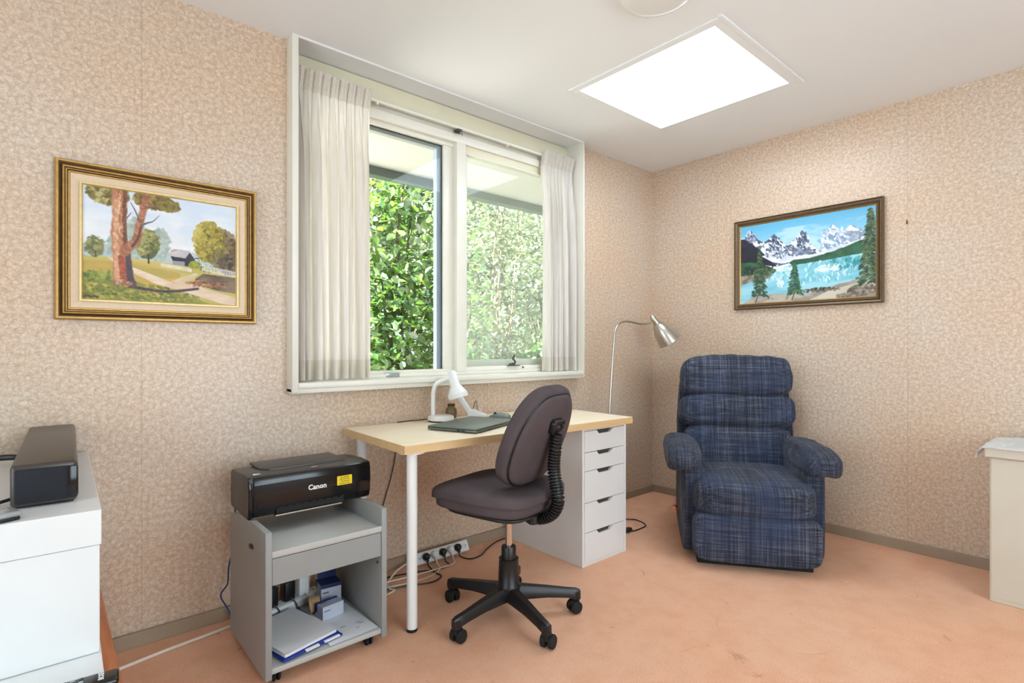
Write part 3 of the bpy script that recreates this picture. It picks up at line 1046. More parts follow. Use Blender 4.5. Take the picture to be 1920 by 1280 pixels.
    c.stroke([(.24, .56), (.27, .51), (.315, .44), (.33, .33), (.345, .24), (.36, .12), (.385, -.02)], .044, .024, (196, 134, 100), (150, 96, 72), 120, .004)
    c.stroke([(.29, .50), (.325, .42), (.345, .30)], .014, .01, (104, 70, 60), None, 50)
    c.stroke([(.34, .27), (.305, .16), (.28, .10)], .009, .004, (110, 100, 96))
    c.stroke([(.345, .30), (.38, .27), (.42, .245), (.46, .185)], .012, .003, (124, 108, 100), (96, 84, 82))
    c.stroke([(.37, .13), (.42, .11), (.47, .07)], .009, .006, (124, 92, 76))
    c.stroke([(.25, .26), (.27, .22), (.285, .19)], .008, .003, (120, 108, 104))
    c.dabs(60, .05, .975, .05, .01, .004, [(84, 60, 40)], el=2)
    return c


def paint_lake():
    c = Canvas(300, 200, 21)
    t = np.clip(c.V / 0.4, 0, 1)[..., None]
    c.a = np.array((92, 172, 212.)) * (1 - t) + np.array((176, 214, 226.)) * t
    c.fill(np.clip((c.fbm(4, 9, 4) - .5) * 5, 0, 1) * (c.V > .10) * .6, (206, 226, 232))
    # far right peaks
    c.fill(c.below([(.6, .5), (.66, .30), (.72, .13), (.78, .26), (.835, .17), (.88, .22), (.95, .30), (1, .34)], .06, 30) & (c.U > .55), (186, 198, 214), (132, 146, 166), 24, 20)
    c.fill((c.below([(.6, .5), (.66, .31), (.72, .14), (.78, .27), (.835, .18), (.88, .23), (.95, .31), (1, .35)], .06, 30)) & (c.fbm(26, 22, 3) > .52) & (c.U > .6), (236, 238, 244))
    pk = c.below([(0, .22), (.09, .06), (.14, .17), (.2, .25), (.285, .14), (.33, .26), (.40, .30), (.44, .27), (.5, .15), (.55, .30), (.60, .40), (.66, .50), (1, .6)], .05, 34)
    c.fill(pk, (112, 120, 142), (66, 74, 96), 24, 20)
    c.fill(pk & (c.fbm(30, 26, 3) > .54) & (c.U > .06), (228, 232, 240))
    c.dabs(130, .72, .30, .10, .12, .012, [(214, 222, 234), (158, 172, 196), (120, 150, 180), (240, 242, 246)], ang=1.0, el=2.6)
    c.dabs(120, .5, .30, .05, .12, .010, [(220, 226, 236), (96, 106, 130), (60, 68, 92)], ang=1.2, el=2.6)
    c.dabs(90, .29, .28, .05, .10, .010, [(226, 230, 238), (86, 94, 116), (52, 58, 80)], ang=1.0, el=2.6)
    # dark left slope
    c.fill(c.below([(0, .15), (.06, .18), (.12, .26), (.2, .38), (.26, .50), (.32, .58), (.36, .70)], .03, 30) & (c.U < .36), (46, 44, 58), (34, 34, 46), 12, 12)
    c.dabs(50, .09, .14, .05, .08, .010, [(214, 220, 232), (150, 160, 184), (70, 74, 92)], ang=1.0, el=2.4)
    # snow fans
    c.fill(c.poly([(.18, .41), (.24, .39), (.30, .43), (.36, .40), (.42, .46), (.50, .455), (.58, .46), (.70, .42), (.82, .385), (.92, .35), (.92, .38), (.76, .44), (.62, .48), (.52, .51), (.42, .525), (.34, .53), (.27, .50)]), (232, 233, 236), (206, 210, 218), 16, 20)
    c.dabs(150, .36, .39, .16, .07, .009, [(226, 230, 238), (108, 118, 140), (74, 82, 104), (178, 188, 204)], ang=0.9, el=2.2)
    c.fill(c.poly([(.44, .36), (.52, .39), (.60, .43), (.50, .46), (.42, .43)]), (88, 96, 120), (150, 160, 180), 30, 20)
    # green slopes
    c.fill(c.below([(0, .46), (.12, .48), (.25, .56), (.34, .57), (.44, .50), (.56, .50), (.70, .46), (.82, .41), (.92, .36), (1, .36)], .02, 24), (58, 102, 74), (40, 78, 56), 16, 10)
    c.fill(c.poly([(.21, .53), (.30, .56), (.40, .535), (.42, .56), (.34, .60), (.26, .58)]), (226, 230, 232))
    c.dabs(130, .12, .58, .16, .06, .012, [(34, 50, 44), (48, 66, 50), (70, 86, 60)], ang=1.57, el=2)
    # lake
    lake = c.below([(0, .73), (.12, .70), (.26, .66), (.34, .575), (.5, .56), (.7, .545), (.86, .52), (1, .51)])
    c.fill(lake, (124, 190, 208), (158, 212, 222), 4, 16)
    c.dabs(200, .6, .68, .4, .12, .012, [(176, 220, 228), (110, 182, 200), (200, 228, 232), (128, 196, 208)], ang=1.57, el=2.6)
    c.dabs(90, .80, .60, .14, .06, .012, [(56, 140, 150), (90, 170, 176), (72, 150, 160)], ang=1.57, el=2.4)
    c.dabs(60, .68, .64, .09, .04, .012, [(220, 234, 236)], ang=2.8, el=2.2)
    c.dabs(40, .33, .76, .025, .06, .010, [(216, 234, 238)], ang=1.2)
    c.dabs(60, .36, .60, .06, .02, .010, [(214, 230, 232)], ang=2.9)
    c.fill(c.poly([(0, .64), (.14, .63), (.27, .655), (.24, .70), (.1, .72), (0, .76)]), (166, 156, 136), (116, 108, 92), 26, 20)
    c.dabs(70, .2, .61, .09, .04, .01, [(66, 84, 52), (92, 104, 62)], ang=1.57)
    # foreground rock
    c.fill(c.below([(0, 1.02), (.05, .97), (.12, .90), (.25, .89), (.42, .90), (.5, .92), (.58, .90), (.70, .86), (.80, .82), (.9, .81), (1, .80)], .03, 20), (184, 174, 160), (150, 140, 130), 12, 14)
    c.fill(c.poly([(.55, 1), (.70, .90), (.88, .84), (1, .83), (1, .88), (.86, .93), (.74, 1)]), (206, 196, 178), (190, 178, 160))
    c.dabs(110, .62, .885, .15, .022, .010, [(56, 50, 46), (92, 82, 72), (132, 118, 102)], ang=2.9)
    c.dabs(110, .92, .91, .10, .05, .016, [(92, 84, 74), (128, 116, 102), (168, 154, 138)], ang=2.6)
    c.dabs(70, .84, .97, .10, .02, .014, [(110, 100, 88), (150, 138, 122)], ang=2.9)

    def pine(u, v0, v1, hw, cols, n):
        c.stroke([(u, v0), (u, v1)], .004, .008, (70, 62, 50), None, 40)
        for k in range(n):
            f = c.g.uniform(0, 1) ** .8
            v = v0 + (v1 - v0) * f
            d_ = c.g.uniform(-1, 1) * hw * (0.12 + 0.88 * f) * (0.8 + .4 * (f * 9 % 1))
            col = cols[int(c.g.uniform(0, len(cols) - .01))]
            c.dab(u + d_, v + abs(d_) * .5, .012, (0.5 if d_ > 0 else 2.64), col, 2.0)
    pine(.16, .33, .90, .065, [(44, 66, 50), (68, 92, 64), (92, 112, 76), (52, 80, 72)], 330)
    pine(.44, .55, .90, .055, [(40, 76, 62), (64, 104, 76), (96, 128, 88), (48, 90, 84)], 260)
    pine(.965, .03, .84, .085, [(40, 62, 56), (58, 82, 62), (84, 100, 66), (104, 116, 70)], 620)
    c.stroke([(.125, 1.0), (.135, .95), (.15, .90)], .006, .006, (50, 40, 34))
    c.stroke([(.42, .98), (.44, .90)], .006, .006, (50, 40, 34))
    c.stroke([(.375, .97), (.38, .93)], .004, .003, (60, 50, 40)); c.stroke([(.385, .97), (.395, .93)], .004, .003, (60, 50, 40))
    c.dabs(16, .25, .955, .05, .004, .004, [(90, 76, 60)], el=2)
    return c


t = thing('framed_painting', 'gold framed oil painting of a gum tree and barn beside the window', 'painting', (-3.177, -0.002, 1.468))
frame_loops('frame', 0.640, 0.548, [(0, 0.0, 0), (0, 0.020, 0), (0.004, 0.028, 0), (0.010, 0.028, 0), (0.013, 0.021, 1), (0.019, 0.018, 1), (0.021, 0.024, 0), (0.026, 0.022, 1), (0.029, 0.018, 0), (0.033, 0.019, 1), (0.036, 0.014, 0), (0.041, 0.014, 1), (0.043, 0.010, 0)], ['gold', 'gold_dark'], t)
frame_loops('linen_liner', 0.556, 0.464, [(0, 0.012, 0), (0.0, 0.013, 0), (0.024, 0.007, 0), (0.026, 0.006, 0)], ['linen'], t)
frame_loops('gilt_slip', 0.508, 0.416, [(0, 0.003, 0), (0, 0.013, 0), (0.006, 0.013, 0), (0.0105, 0.006, 0)], ['gold_pale'], t)
paint_farm().mesh('canvas', 0.490, 0.398, 'paintA', t, -0.0065)
obj('backing_board', B().box(-0.27, 0.27, -0.003, 0.0005, -0.225, 0.225), 'gold_dark', t, 0)

t = thing('framed_painting', 'brown framed oil painting of a turquoise mountain lake above the recliner', 'painting', (-0.002, -1.083, 1.640), -PI / 2)
frame_loops('frame', 0.852, 0.588, [(0, 0, 0), (0, 0.022, 0), (0.004, 0.026, 1), (0.008, 0.020, 0), (0.018, 0.016, 1), (0.022, 0.022, 0), (0.030, 0.012, 0), (0.034, 0.014, 2), (0.041, 0.008, 2)], ['walnut', 'gold_dark', 'gold'], t)
paint_lake().mesh('canvas', 0.772, 0.508, 'paintB', t, -0.009)
obj('backing_board', B().box(-0.40, 0.40, -0.004, 0.0005, -0.27, 0.27), 'gold_dark', t, 0)
hk = B(); hk.box(-0.003, 0.0, -0.0025, 0.0025, -0.010, 0.008, 0.0005); hk.tube([(-0.002, 0, -0.009), (-0.010, 0, -0.012), (-0.012, 0, -0.005)], 0.0018, 8); hk.cyl((-0.002, 0, 0.004), (-0.012, 0, 0.010), 0.0016, 8)
tag(obj('picture_hook', hk, 'gold_dark', None, 35, (0, -1.612, 1.775)), 'small bare brass picture hook beside the mountain lake painting', 'hook')

# ceiling light
cl = thing('ceiling_light', 'round white ceiling light at the top edge of the view', 'light', (-1.795, -1.245, CE))
obj('base_plate', B().lathe([(0, 0), (0.135, 0), (0.135, -0.012), (0.128, -0.016), (0, -0.016)], 48), 'white', cl)
obj('dome', B().lathe([(0.128, -0.014), (0.132, -0.020), (0.125, -0.028), (0.10, -0.036), (0.06, -0.041), (0, -0.043)], 48), 'opal', cl)
obj('rim', B().lathe([(0.136, -0.010), (0.139, -0.014), (0.136, -0.020), (0.131, -0.020), (0.131, -0.012)], 48), 'white_metal', cl)

# ------------------------------------------------------------------ desk
dk = thing('desk', 'pale wood desk with round white legs under the window', 'desk', (-1.832, -0.365, 0), math.radians(-2.0))
L2, D2 = 0.667, 0.290
obj('tabletop', B().box(-L2, L2, -D2, D2, 0.696, 0.730, 0.002), 'desk_wood', dk, 30)
obj('edge_band', B().box(-L2 - 0.0008, L2 + 0.0008, -D2 - 0.0008, -D2 + 0.004, 0.697, 0.729, 0.0005).box(-L2 - 0.0008, -L2 + 0.004, -D2, D2, 0.697, 0.729, 0.0005), 'desk_edge', dk, 0)
for lx, ly in ((-0.607, -0.235), (-0.607, 0.235)):
    lg = obj('leg', B().cyl((lx, ly, 0.012), (lx, ly, 0.690), 0.0205, 28), 'white_metal', dk)
    obj('mounting_plate', B().cyl((lx, ly, 0.690), (lx, ly, 0.696), 0.05, 28), 'white_metal', lg)
    obj('foot_cap', B().cyl((lx, ly, 0.0), (lx, ly, 0.014), 0.0212, 28, 0.002), 'rubber', lg)

# drawer unit
du = thing('drawer_unit', 'white five-drawer unit carrying the right end of the desk', 'drawers', (-1.328, -0.330, 0), math.radians(0.0))
hw, f0 = 0.176, -0.288
bd = B()
bd.box(-hw, -hw + 0.016, f0 + 0.0, 0.285, 0.0, 0.694, 0.001)
bd.box(hw - 0.016, hw, f0 + 0.0, 0.285, 0.0, 0.694, 0.001)
bd.box(-hw + 0.016, hw - 0.016, f0 + 0.002, 0.285, 0.678, 0.694)
bd.box(-hw + 0.016, hw - 0.016, f0 + 0.002, 0.285, 0.0, 0.016)
bd.box(-hw + 0.016, hw - 0.016, 0.275, 0.285, 0.016, 0.678)
obj('carcass', bd, 'white', du, 0)
obj('dark_interior', B().box(-hw + 0.016, hw - 0.016, f0 + 0.03, 0.27, 0.018, 0.676), 'grey_edge', du, 0)
zs = [0.016, 0.167, 0.317, 0.4755, 0.570, 0.677]
for z0, z1 in zip(zs[:-1], zs[1:]):
    a, b_ = -hw + 0.018, hw - 0.018
    z0 += 0.0015; z1 -= 0.0015
    pts = [(a, z0), (b_, z0), (b_, z1), (0.066, z1), (0.040, z1 - 0.019), (-0.048, z1 - 0.019), (-0.066, z1), (a, z1)]
    mt = Matrix.Rotation(PI / 2, 4, 'X')
    dr = obj('drawer_front', B().prism(pts, -f0 - 0.016, -f0 + 0.0, 0.0, mt), 'white', du, 0)
    obj('handle_recess', B().box(-0.068, 0.068, f0 + 0.016, f0 + 0.022, z1 - 0.026, z1 + 0.001), 'dark_grey', dr, 0)
    obj('finger_slope', B().prism([(-0.05, -0.020), (0.042, -0.020), (0.042, -0.0185), (-0.05, -0.0185)], 0.0, 0.003, 0, Matrix.Translation((0, f0 + 0.014, z1)) @ mt), 'dark_grey', dr, 0)

# ------------------------------------------------------------------ office chair
oc = thing('office_chair', 'charcoal fabric swivel office chair on a black five-star base', 'chair', (-2.085, -0.733, 0), math.radians(15))
RZ = math.radians(15)
hub = B()
hub.lathe([(0, 0.078), (0.030, 0.075), (0.045, 0.085), (0.048, 0.110), (0.050, 0.125), (0.043, 0.135), (0.040, 0.232), (0.041, 0.236), (0, 0.236)], 32)
obj('hub', hub, 'black', oc)
obj('gas_sleeve', B().lathe([(0.030, 0.23), (0.030, 0.283), (0.028, 0.286), (0.016, 0.286)], 28), 'black', oc)
obj('gas_piston', B().cyl((0, 0, 0.28), (0, 0, 0.43), 0.0145, 24), 'chrome', oc)
obj('hub_plug', B().cyl((0, 0, 0.058), (0, 0, 0.08), 0.018, 20, 0.002), 'black', oc)
caster0 = None
world_ang = [111, 42, -34.5, -101.5, -174]
for a in world_ang:
    th = math.radians(a) - RZ
    m = Matrix.Rotation(th, 4, 'Z')
    lb = B()
    ring = []
    secs = [(0.020, 0.029, 0.072, 0.128), (0.060, 0.027, 0.074, 0.124), (0.16, 0.022, 0.074, 0.112), (0.245, 0.018, 0.066, 0.100), (0.282, 0.018, 0.060, 0.096), (0.298, 0.012, 0.060, 0.090)]
    bb = lb.bm
    for (rx, hw_, z0, z1) in secs:
        pr = [(-hw_, z0), (hw_, z0), (hw_, z0 + (z1 - z0) * 0.6), (hw_ * 0.55, z1), (-hw_ * 0.55, z1), (-hw_, z0 + (z1 - z0) * 0.6)]
        ring.append([bb.verts.new(m @ Vector((rx, p[0], p[1]))) for p in pr])
    for r0, r1 in zip(ring[:-1], ring[1:]):
        for k in range(6):
            bb.faces.new((r0[k], r0[(k + 1) % 6], r1[(k + 1) % 6], r1[k]))
    bb.faces.new(ring[0][::-1]); bb.faces.new(ring[-1])
    bmesh.ops.recalc_face_normals(bb, faces=bb.faces[:])
    lb.cyl(m @ Vector((0.282, 0, 0.052)), m @ Vector((0.282, 0, 0.088)), 0.019, 16, 0.003)
    lg = obj('base_leg', lb, 'black', oc, 40)
    # twin-wheel caster
    ca = th + random.uniform(-1.2, 1.2)
    mc = Matrix.Translation(m @ Vector((0.285, 0, 0))) @ Matrix.Rotation(ca, 4, 'Z')
    cb = B()
    cb.cyl(mc @ Vector((0, 0, 0.045)), mc @ Vector((0, 0, 0.062)), 0.009, 12)
    hood = []
    for s in (-1, 1):
        cb.cyl(mc @ Vector((-0.012, s * 0.006, 0.0255)), mc @ Vector((-0.012, s * 0.026, 0.0255)), 0.0255, 24, 0.004)
    cb.box(-0.030, 0.010, -0.009, 0.009, 0.028, 0.052, 0.006, 2, mc)
    obj('caster', cb, 'rubber', lg, 40)
# seat


def seatfn(p):
    q = p.copy()
    q.x *= 1.0 - 0.10 * max(0, -p.y) - 0.03 * max(0, p.y)
    if p.z > 0:
        q.z = p.z * (1.0 - 0.22 * math.exp(-((p.x / 0.55) ** 2 + ((p.y + 0.25) / 0.5) ** 2))) + 0.10 * p.x * p.x * (p.y < 0.6)
    if p.y > 0.55:
        q.z -= (p.y - 0.55) ** 2 * 1.1
    else:
        q.z += 0.0
    if p.z < 0:
        q.x *= 0.93; q.y *= 0.94
    return q


sb_ = B(); sb_.cushion((0, 0.045, 0.497), (0.455, 0.465, 0.105), 5.0, 18, seatfn)
st = obj('seat', sb_, 'seat_fab', oc, 80)
obj('seat_shell', B().cushion((0, 0.03, 0.447), (0.37, 0.37, 0.022), 5, 8), 'black', oc, 60)
obj('tilt_mechanism', B().box(-0.07, 0.07, -0.10, 0.07, 0.412, 0.440, 0.008), 'black', oc, 40)
obj('adjust_knob', B().cyl((-0.03, -0.135, 0.408), (-0.03, -0.135, 0.445), 0.021, 18, 0.004), 'black', oc)


def backfn(p):
    q = p.copy()
    zz = p.z
    k = 1.0 - 0.30 * max(0, zz) ** 1.6 - 0.16 * max(0, -zz) ** 3
    q.x *= k
    q.y = p.y - 0.9 * (1 - p.x * p.x) * 0.35 * (1 if p.y < 0 else 1) + 0.35
    return q


MB_ = Matrix.Translation((0, -0.142, 0.752)) @ Matrix.Rotation(math.radians(22), 4, 'X')
bk = B(); bk.cushion((0, 0, 0), (0.408, 0.085, 0.420), 3.6, 18, backfn, MB_)
obj('backrest', bk, 'seat_fab', oc, 80)


def shellfn(p):
    q = backfn(p)
    return q


bs = B(); bs.cushion((0, -0.024, -0.004), (0.376, 0.058, 0.384), 3.6, 16, backfn, MB_)
obj('back_panel', bs, 'seat_fab', oc, 80)
# seam around the back panel
pt = []
for k in range(49):
    a = 2 * PI * k / 48
    x, z = math.cos(a), math.sin(a); kk = (abs(x) ** 3.6 + abs(z) ** 3.6) ** (1 / 3.6); x /= kk; z /= kk
    q = backfn(Vector((x, 0, z)))
    pt.append(MB_ @ Vector((q.x * 0.380 / 2, -0.024 + q.y * 0.029 - 0.006, -0.004 + q.z * 0.388 / 2)))
obj('piping', B().tube(pt, 0.0028, 6, 1), 'black', oc)
brk = B()
brk.prism([(-0.036, -0.026), (0.036, -0.026), (0.044, 0.018), (0.034, 0.030), (-0.034, 0.030), (-0.044, 0.018)], 0, 0.026, 0.005, Matrix.Translation((0, -0.212, 0.797)) @ Matrix.Rotation(math.radians(22), 4, 'X') @ Matrix.Rotation(PI / 2, 4, 'X'))
bk_ = obj('back_bracket', brk, 'black', oc, 40)
for sx in (-0.02, 0.022):
    obj('bolt', B().cyl((sx, -0.236, 0.796), (sx, -0.248, 0.792), 0.006, 10), 'dark_grey', bk_)
spine = smooth_path([Vector(p) for p in ((0, -0.228, 0.762), (0, -0.220, 0.71), (0, -0.212, 0.63), (0, -0.224, 0.55), (0, -0.230, 0.50), (0, -0.206, 0.452), (0, -0.155, 0.424), (0, -0.09, 0.418))], 14)
obj('spine_bar', B().tube(spine, 0.019, 10, 1), 'black', oc)
bl = B()
acc = 0; lastp = spine[0]
for i, p in enumerate(spine[1:-1], 1):
    acc += (p - lastp).length; lastp = p
    if acc > 0.0105:
        acc = 0
        tg = (spine[i + 1] - spine[i - 1]).normalized()
        w_ = 0.026 + 0.004 * math.sin(i / len(spine) * PI)
        bl.lathe([(0.017, -0.0042), (w_, -0.0022), (w_, 0.0022), (0.017, 0.0042)], 16, Matrix.Translation(p) @ tg.to_track_quat('Z', 'Y').to_matrix().to_4x4() @ Matrix.Diagonal((1.0, 0.85, 1, 1)))
obj('bellows', bl, 'black', oc, 50)

# ------------------------------------------------------------------ recliner
FA = math.atan2(-0.574, -0.819)
rc = thing('recliner', 'blue plaid upholstered recliner armchair in the corner under the lake painting', 'armchair', (-0.575, -0.980, 0), FA - PI / 2)


def wrinkle(o, amp, scale, seed):
    r = np.random.default_rng(seed)
    ks = r.normal(0, 1, (7, 3)) * scale; ph = r.uniform(0, 6.28, 7)
    me = o.data
    n = len(me.vertices)
    co = np.zeros(n * 3); me.vertices.foreach_get('co', co); co = co.reshape(-1, 3)
    no = np.zeros(n * 3); me.vertices.foreach_get('normal', no); no = no.reshape(-1, 3)
    d = np.zeros(n)
    for k, p in zip(ks, ph): d += np.sin(co @ k + p)
    co += no * (d / 7 * amp)[:, None]
    me.vertices.foreach_set('co', co.ravel())
    me.update()


HB = 0.352   # half width of the body
# local: +y is the front; x = +right of the sitter
# body sides
for s in (-1, 1):
    x0, x1 = sorted((s * (HB - 0.012), s * (HB - 0.115)))
    sd = B(); sd.cushion(((x0 + x1) / 2, -0.03, 0.268), (x1 - x0, 0.66, 0.49), 9, 12)
    o = obj('arm_side', sd, 'plaid', rc, 80)

    def padfn(p, s=s):
        q = p.copy()
        if p.z < 0: q.z = p.z * (1 - 0.45 * (1 - abs(p.x)))
        q.z += 0.10 * (p.y < 0) * p.y * 0.6
        if p.y > 0.35:      # plump front end that droops
            f = (p.y - 0.35) / 0.65
            q.x *= 1 + 0.12 * f; q.z = q.z * (1 + 0.16 * f) - 0.18 * f
        return q
    pd = B(); pd.cushion((s * (HB - 0.024), 0.020, 0.512), (0.190, 0.70, 0.150), 3.0, 20, padfn)
    o = obj('arm_pad', pd, 'plaid', rc, 80); wrinkle(o, 0.006, 30, 5 + s)
# seat cushion


def scfn(p):
    q = p.copy()
    if p.z > 0: q.z *= 1 - 0.05 * max(0, p.y) ** 3 + 0.10 * (1 - p.x * p.x)
    if p.y > 0: q.y *= 1 + 0.06 * (1 - p.x * p.x) * (1 - p.z * p.z)
    return q


o = obj('seat_cushion', B().cushion((0, 0.105, 0.338), (0.590, 0.62, 0.180), 5.5, 20, scfn), 'plaid', rc, 80); wrinkle(o, 0.004, 25, 2)
o = obj('footrest', B().cushion((0, 0.372, 0.155), (0.588, 0.105, 0.235), 6.5, 18), 'plaid', rc, 80); wrinkle(o, 0.004, 22, 3)
obj('base_frame', B().box(-0.27, 0.27, -0.30, 0.34, 0.0, 0.075, 0.006), 'rubber', rc, 0)
obj('body_base', B().box(-0.27, 0.27, -0.33, 0.34, 0.06, 0.30, 0.02), 'plaid', rc, 60)
# back rolls on a leaning back
LEAN = math.radians(12)
MB2 = Matrix.Translation((0, -0.205, 0.40)) @ Matrix.Rotation(LEAN, 4, 'X')


def roll(name, z, h, w, dpt, y, seed, amp=0.006, fn=None, e=3.2):
    def f2(p):
        q = p.copy()
        q.z += 0.06 * math.sin(p.x * 5 + seed) * 0.5
        if fn: q = fn(q)
        return q
    o = obj(name, B().cushion((0, y, z), (w, dpt, h), e, 22, f2, MB2), 'plaid', rc, 80)
    wrinkle(o, amp, 34, seed)
    return o


def lowfn(p):
    q = p.copy(); q.x *= 1 - 0.06 * max(0, -p.z); return q


def topfn(p):
    q = p.copy(); q.x *= 1 - 0.05 * max(0, p.z)
    if p.z > 0: q.z *= 1 - 0.10 * p.x ** 4
    return q


roll('lumbar_pillow', 0.088, 0.315, 0.615, 0.20, 0.00, 11, 0.009, lowfn, 4.0)
roll('middle_pillow', 0.318, 0.208, 0.650, 0.21, 0.015, 12, 0.007, None, 4.2)
roll('head_pillow', 0.524, 0.246, 0.630, 0.225, 0.024, 13, 0.006, topfn, 5.5)


def shell2(p):
    q = p.copy(); q.x *= 1 - 0.07 * max(0, p.z); return q


obj('back_shell', B().cushion((0, -0.085, 0.27), (0.665, 0.105, 0.67), 7, 14, shell2, MB2), 'plaid', rc, 80)
lv = B(); lv.tube([(HB - 0.02, 0.10, 0.21), (HB + 0.012, 0.11, 0.212), (HB + 0.024, 0.16, 0.222), (HB + 0.024, 0.22, 0.235)], 0.011, 10, 4)
obj('recline_lever', lv, 'red_wood', rc)

# ------------------------------------------------------------------ floor lamp (stands behind the drawer unit)
fl = thing('floor_lamp', 'brushed nickel floor lamp with gooseneck standing behind the desk', 'lamp', (-0.835, -0.215, 0))
obj('base', B().lathe([(0, 0), (0.115, 0), (0.118, 0.006), (0.112, 0.018), (0.03, 0.024), (0.012, 0.035), (0, 0.035)], 40), 'steel', fl)
obj('pole', B().tube([(0, 0, 0.03), (0.015, 0, 0.30), (0.045, 0.0, 0.68), (0.075, 0.004, 0.95), (0.098, 0.008, 1.12), (0.112, 0.01, 1.195), (0.150, 0.012, 1.245), (0.215, 0.015, 1.268), (0.30, 0.012, 1.268), (0.38, 0.004, 1.258), (0.455, -0.002, 1.262), (0.49, -0.005, 1.268)], 0.0072, 12, 6), 'steel', fl)
ax = Vector((0.125, -0.085, -0.200)).normalized()
ms = Matrix.Translation((0.495, -0.004, 1.318)) @ ax.to_track_quat('Z', 'Y').to_matrix().to_4x4()
sh = obj('lamp_shade', B().lathe([(0.0, 0.0), (0.012, 0.002), (0.018, 0.010), (0.021, 0.03), (0.024, 0.070), (0.027, 0.072), (0.042, 0.090), (0.058, 0.125), (0.070, 0.17), (0.080, 0.225), (0.078, 0.225), (0.066, 0.17), (0.052, 0.125), (0.03, 0.09), (0.0, 0.085)], 44, ms), 'steel', fl)
obj('bulb', B().lathe([(0.0, 0.09), (0.015, 0.10), (0.030, 0.15), (0.032, 0.17), (0.022, 0.195), (0, 0.205)], 20, ms), 'opal', sh)
cd = B(); cd.tube([(-0.745, -0.285, 0.006), (-0.72, -0.315, 0.006), (-0.695, -0.36, 0.006), (-0.735, -0.452, 0.006), (-0.84, -0.468, 0.006), (-0.90, -0.452, 0.006), (-0.96, -0.41, 0.006), (-1.02, -0.30, 0.006), (-1.0, -0.10, 0.006)], 0.0035, 8, 6)
cdo = tag(obj('lamp_cord', cd, 'black'), 'black cord looping on the carpet beside the white drawer unit', 'cord')
obj('foot_switch', B().cushion((-0.905, -0.447, 0.014), (0.06, 0.034, 0.026), 3, 8), 'black', cdo, 60)

# ------------------------------------------------------------------ things on the desk
DT = 0.7305
dl = thing('desk_lamp', 'white desk lamp with bent arm standing on the desk', 'lamp', (-2.03, -0.150, DT))
obj('base', B().lathe([(0, 0.006), (0.064, 0.006), (0.066, 0.012), (0.064, 0.024), (0.056, 0.029), (0, 0.030)], 40), 'white_metal', dl)
obj('base_ring', B().lathe([(0, 0), (0.062, 0), (0.064, 0.003), (0.062, 0.007), (0, 0.007)], 40), 'rubber', dl)
obj('arm', B().tube([(-0.028, 0.028, 0.026), (-0.028, 0.028, 0.10), (-0.0265, 0.0265, 0.150), (-0.016, 0.018, 0.182), (0.004, 0.0, 0.200), (0.030, -0.024, 0.212), (0.040, -0.033, 0.214)], 0.0105, 14, 6), 'white_metal', dl)
ax = Vector((0.020, -0.028, -0.115)).normalized()
ms = Matrix.Translation((0.040, -0.031, 0.248)) @ ax.to_track_quat('Z', 'Y').to_matrix().to_4x4()
sh = obj('lamp_shade', B().lathe([(0.0, 0.0), (0.018, 0.0), (0.021, 0.004), (0.0255, 0.075), (0.032, 0.085), (0.047, 0.112), (0.050, 0.118), (0.050, 0.138), (0.048, 0.138), (0.046, 0.118), (0.028, 0.086), (0.02, 0.08), (0, 0.08)], 40, ms), 'white_metal', dl)
obj('bulb', B().lathe([(0, 0.08), (0.018, 0.085), (0.028, 0.105), (0.036, 0.125), (0.030, 0.132), (0, 0.136)], 24, ms), 'lamp_in', sh)
obj('cord', B().tube([(-0.06, 0.03, 0.012), (-0.10, 0.06, 0.006), (-0.14, 0.085, 0.004), (-0.20, 0.075, 0.0035)], 0.0025, 8, 5), 'black', dl)

lp = thing('laptop', 'closed slate grey laptop lying on the desk in front of the lamp', 'laptop', (-2.020, -0.405, DT), math.radians(22))
lw, ld = 0.182, 0.128
obj('base_body', B().box(-lw, lw, -ld, ld, 0.004, 0.0135, 0.003), 'laptop', lp, 40)
obj('lid', B().box(-lw, lw, -ld, ld, 0.0145, 0.021, 0.003), 'laptop', lp, 40)
obj('hinge', B().cyl((-0.12, ld - 0.003, 0.0125), (0.12, ld - 0.003, 0.0125), 0.005, 10), 'black', lp)
for py in (-0.06, -0.035):
    obj('port', B().box(-lw - 0.0006, -lw + 0.004, py - 0.007, py + 0.007, 0.0065, 0.0115), 'black', lp, 0)
for fx in (-0.14, 0.14):
    for fy in (-0.09, 0.09):
        obj('rubber_foot', B().cyl((fx, fy, 0), (fx, fy, 0.005), 0.008, 10), 'rubber', lp)


def mousefn(p):
    q = p.copy()
    if p.z > 0: q.z *= 1 - 0.35 * max(0, p.y) ** 2 - 0.2 * max(0, -p.y) ** 3
    q.x *= 1 - 0.10 * math.cos(p.y * 2.5)
    return q


mo = thing('computer_mouse', 'black computer mouse on the desk beside the laptop corner', 'mouse', (-1.785, -0.318, DT), math.radians(60))
obj('shell', B().cushion((0, 0, 0.017), (0.062, 0.108, 0.036), 2.6, 12, mousefn), 'laptop', mo, 80)
obj('base', B().cushion((0, 0, 0.007), (0.064, 0.110, 0.014), 4, 8, mousefn), 'black', mo, 60)
obj('scroll_wheel', B().cyl((-0.004, 0.026, 0.0335), (0.004, 0.026, 0.0335), 0.007, 14), 'rubber', mo)

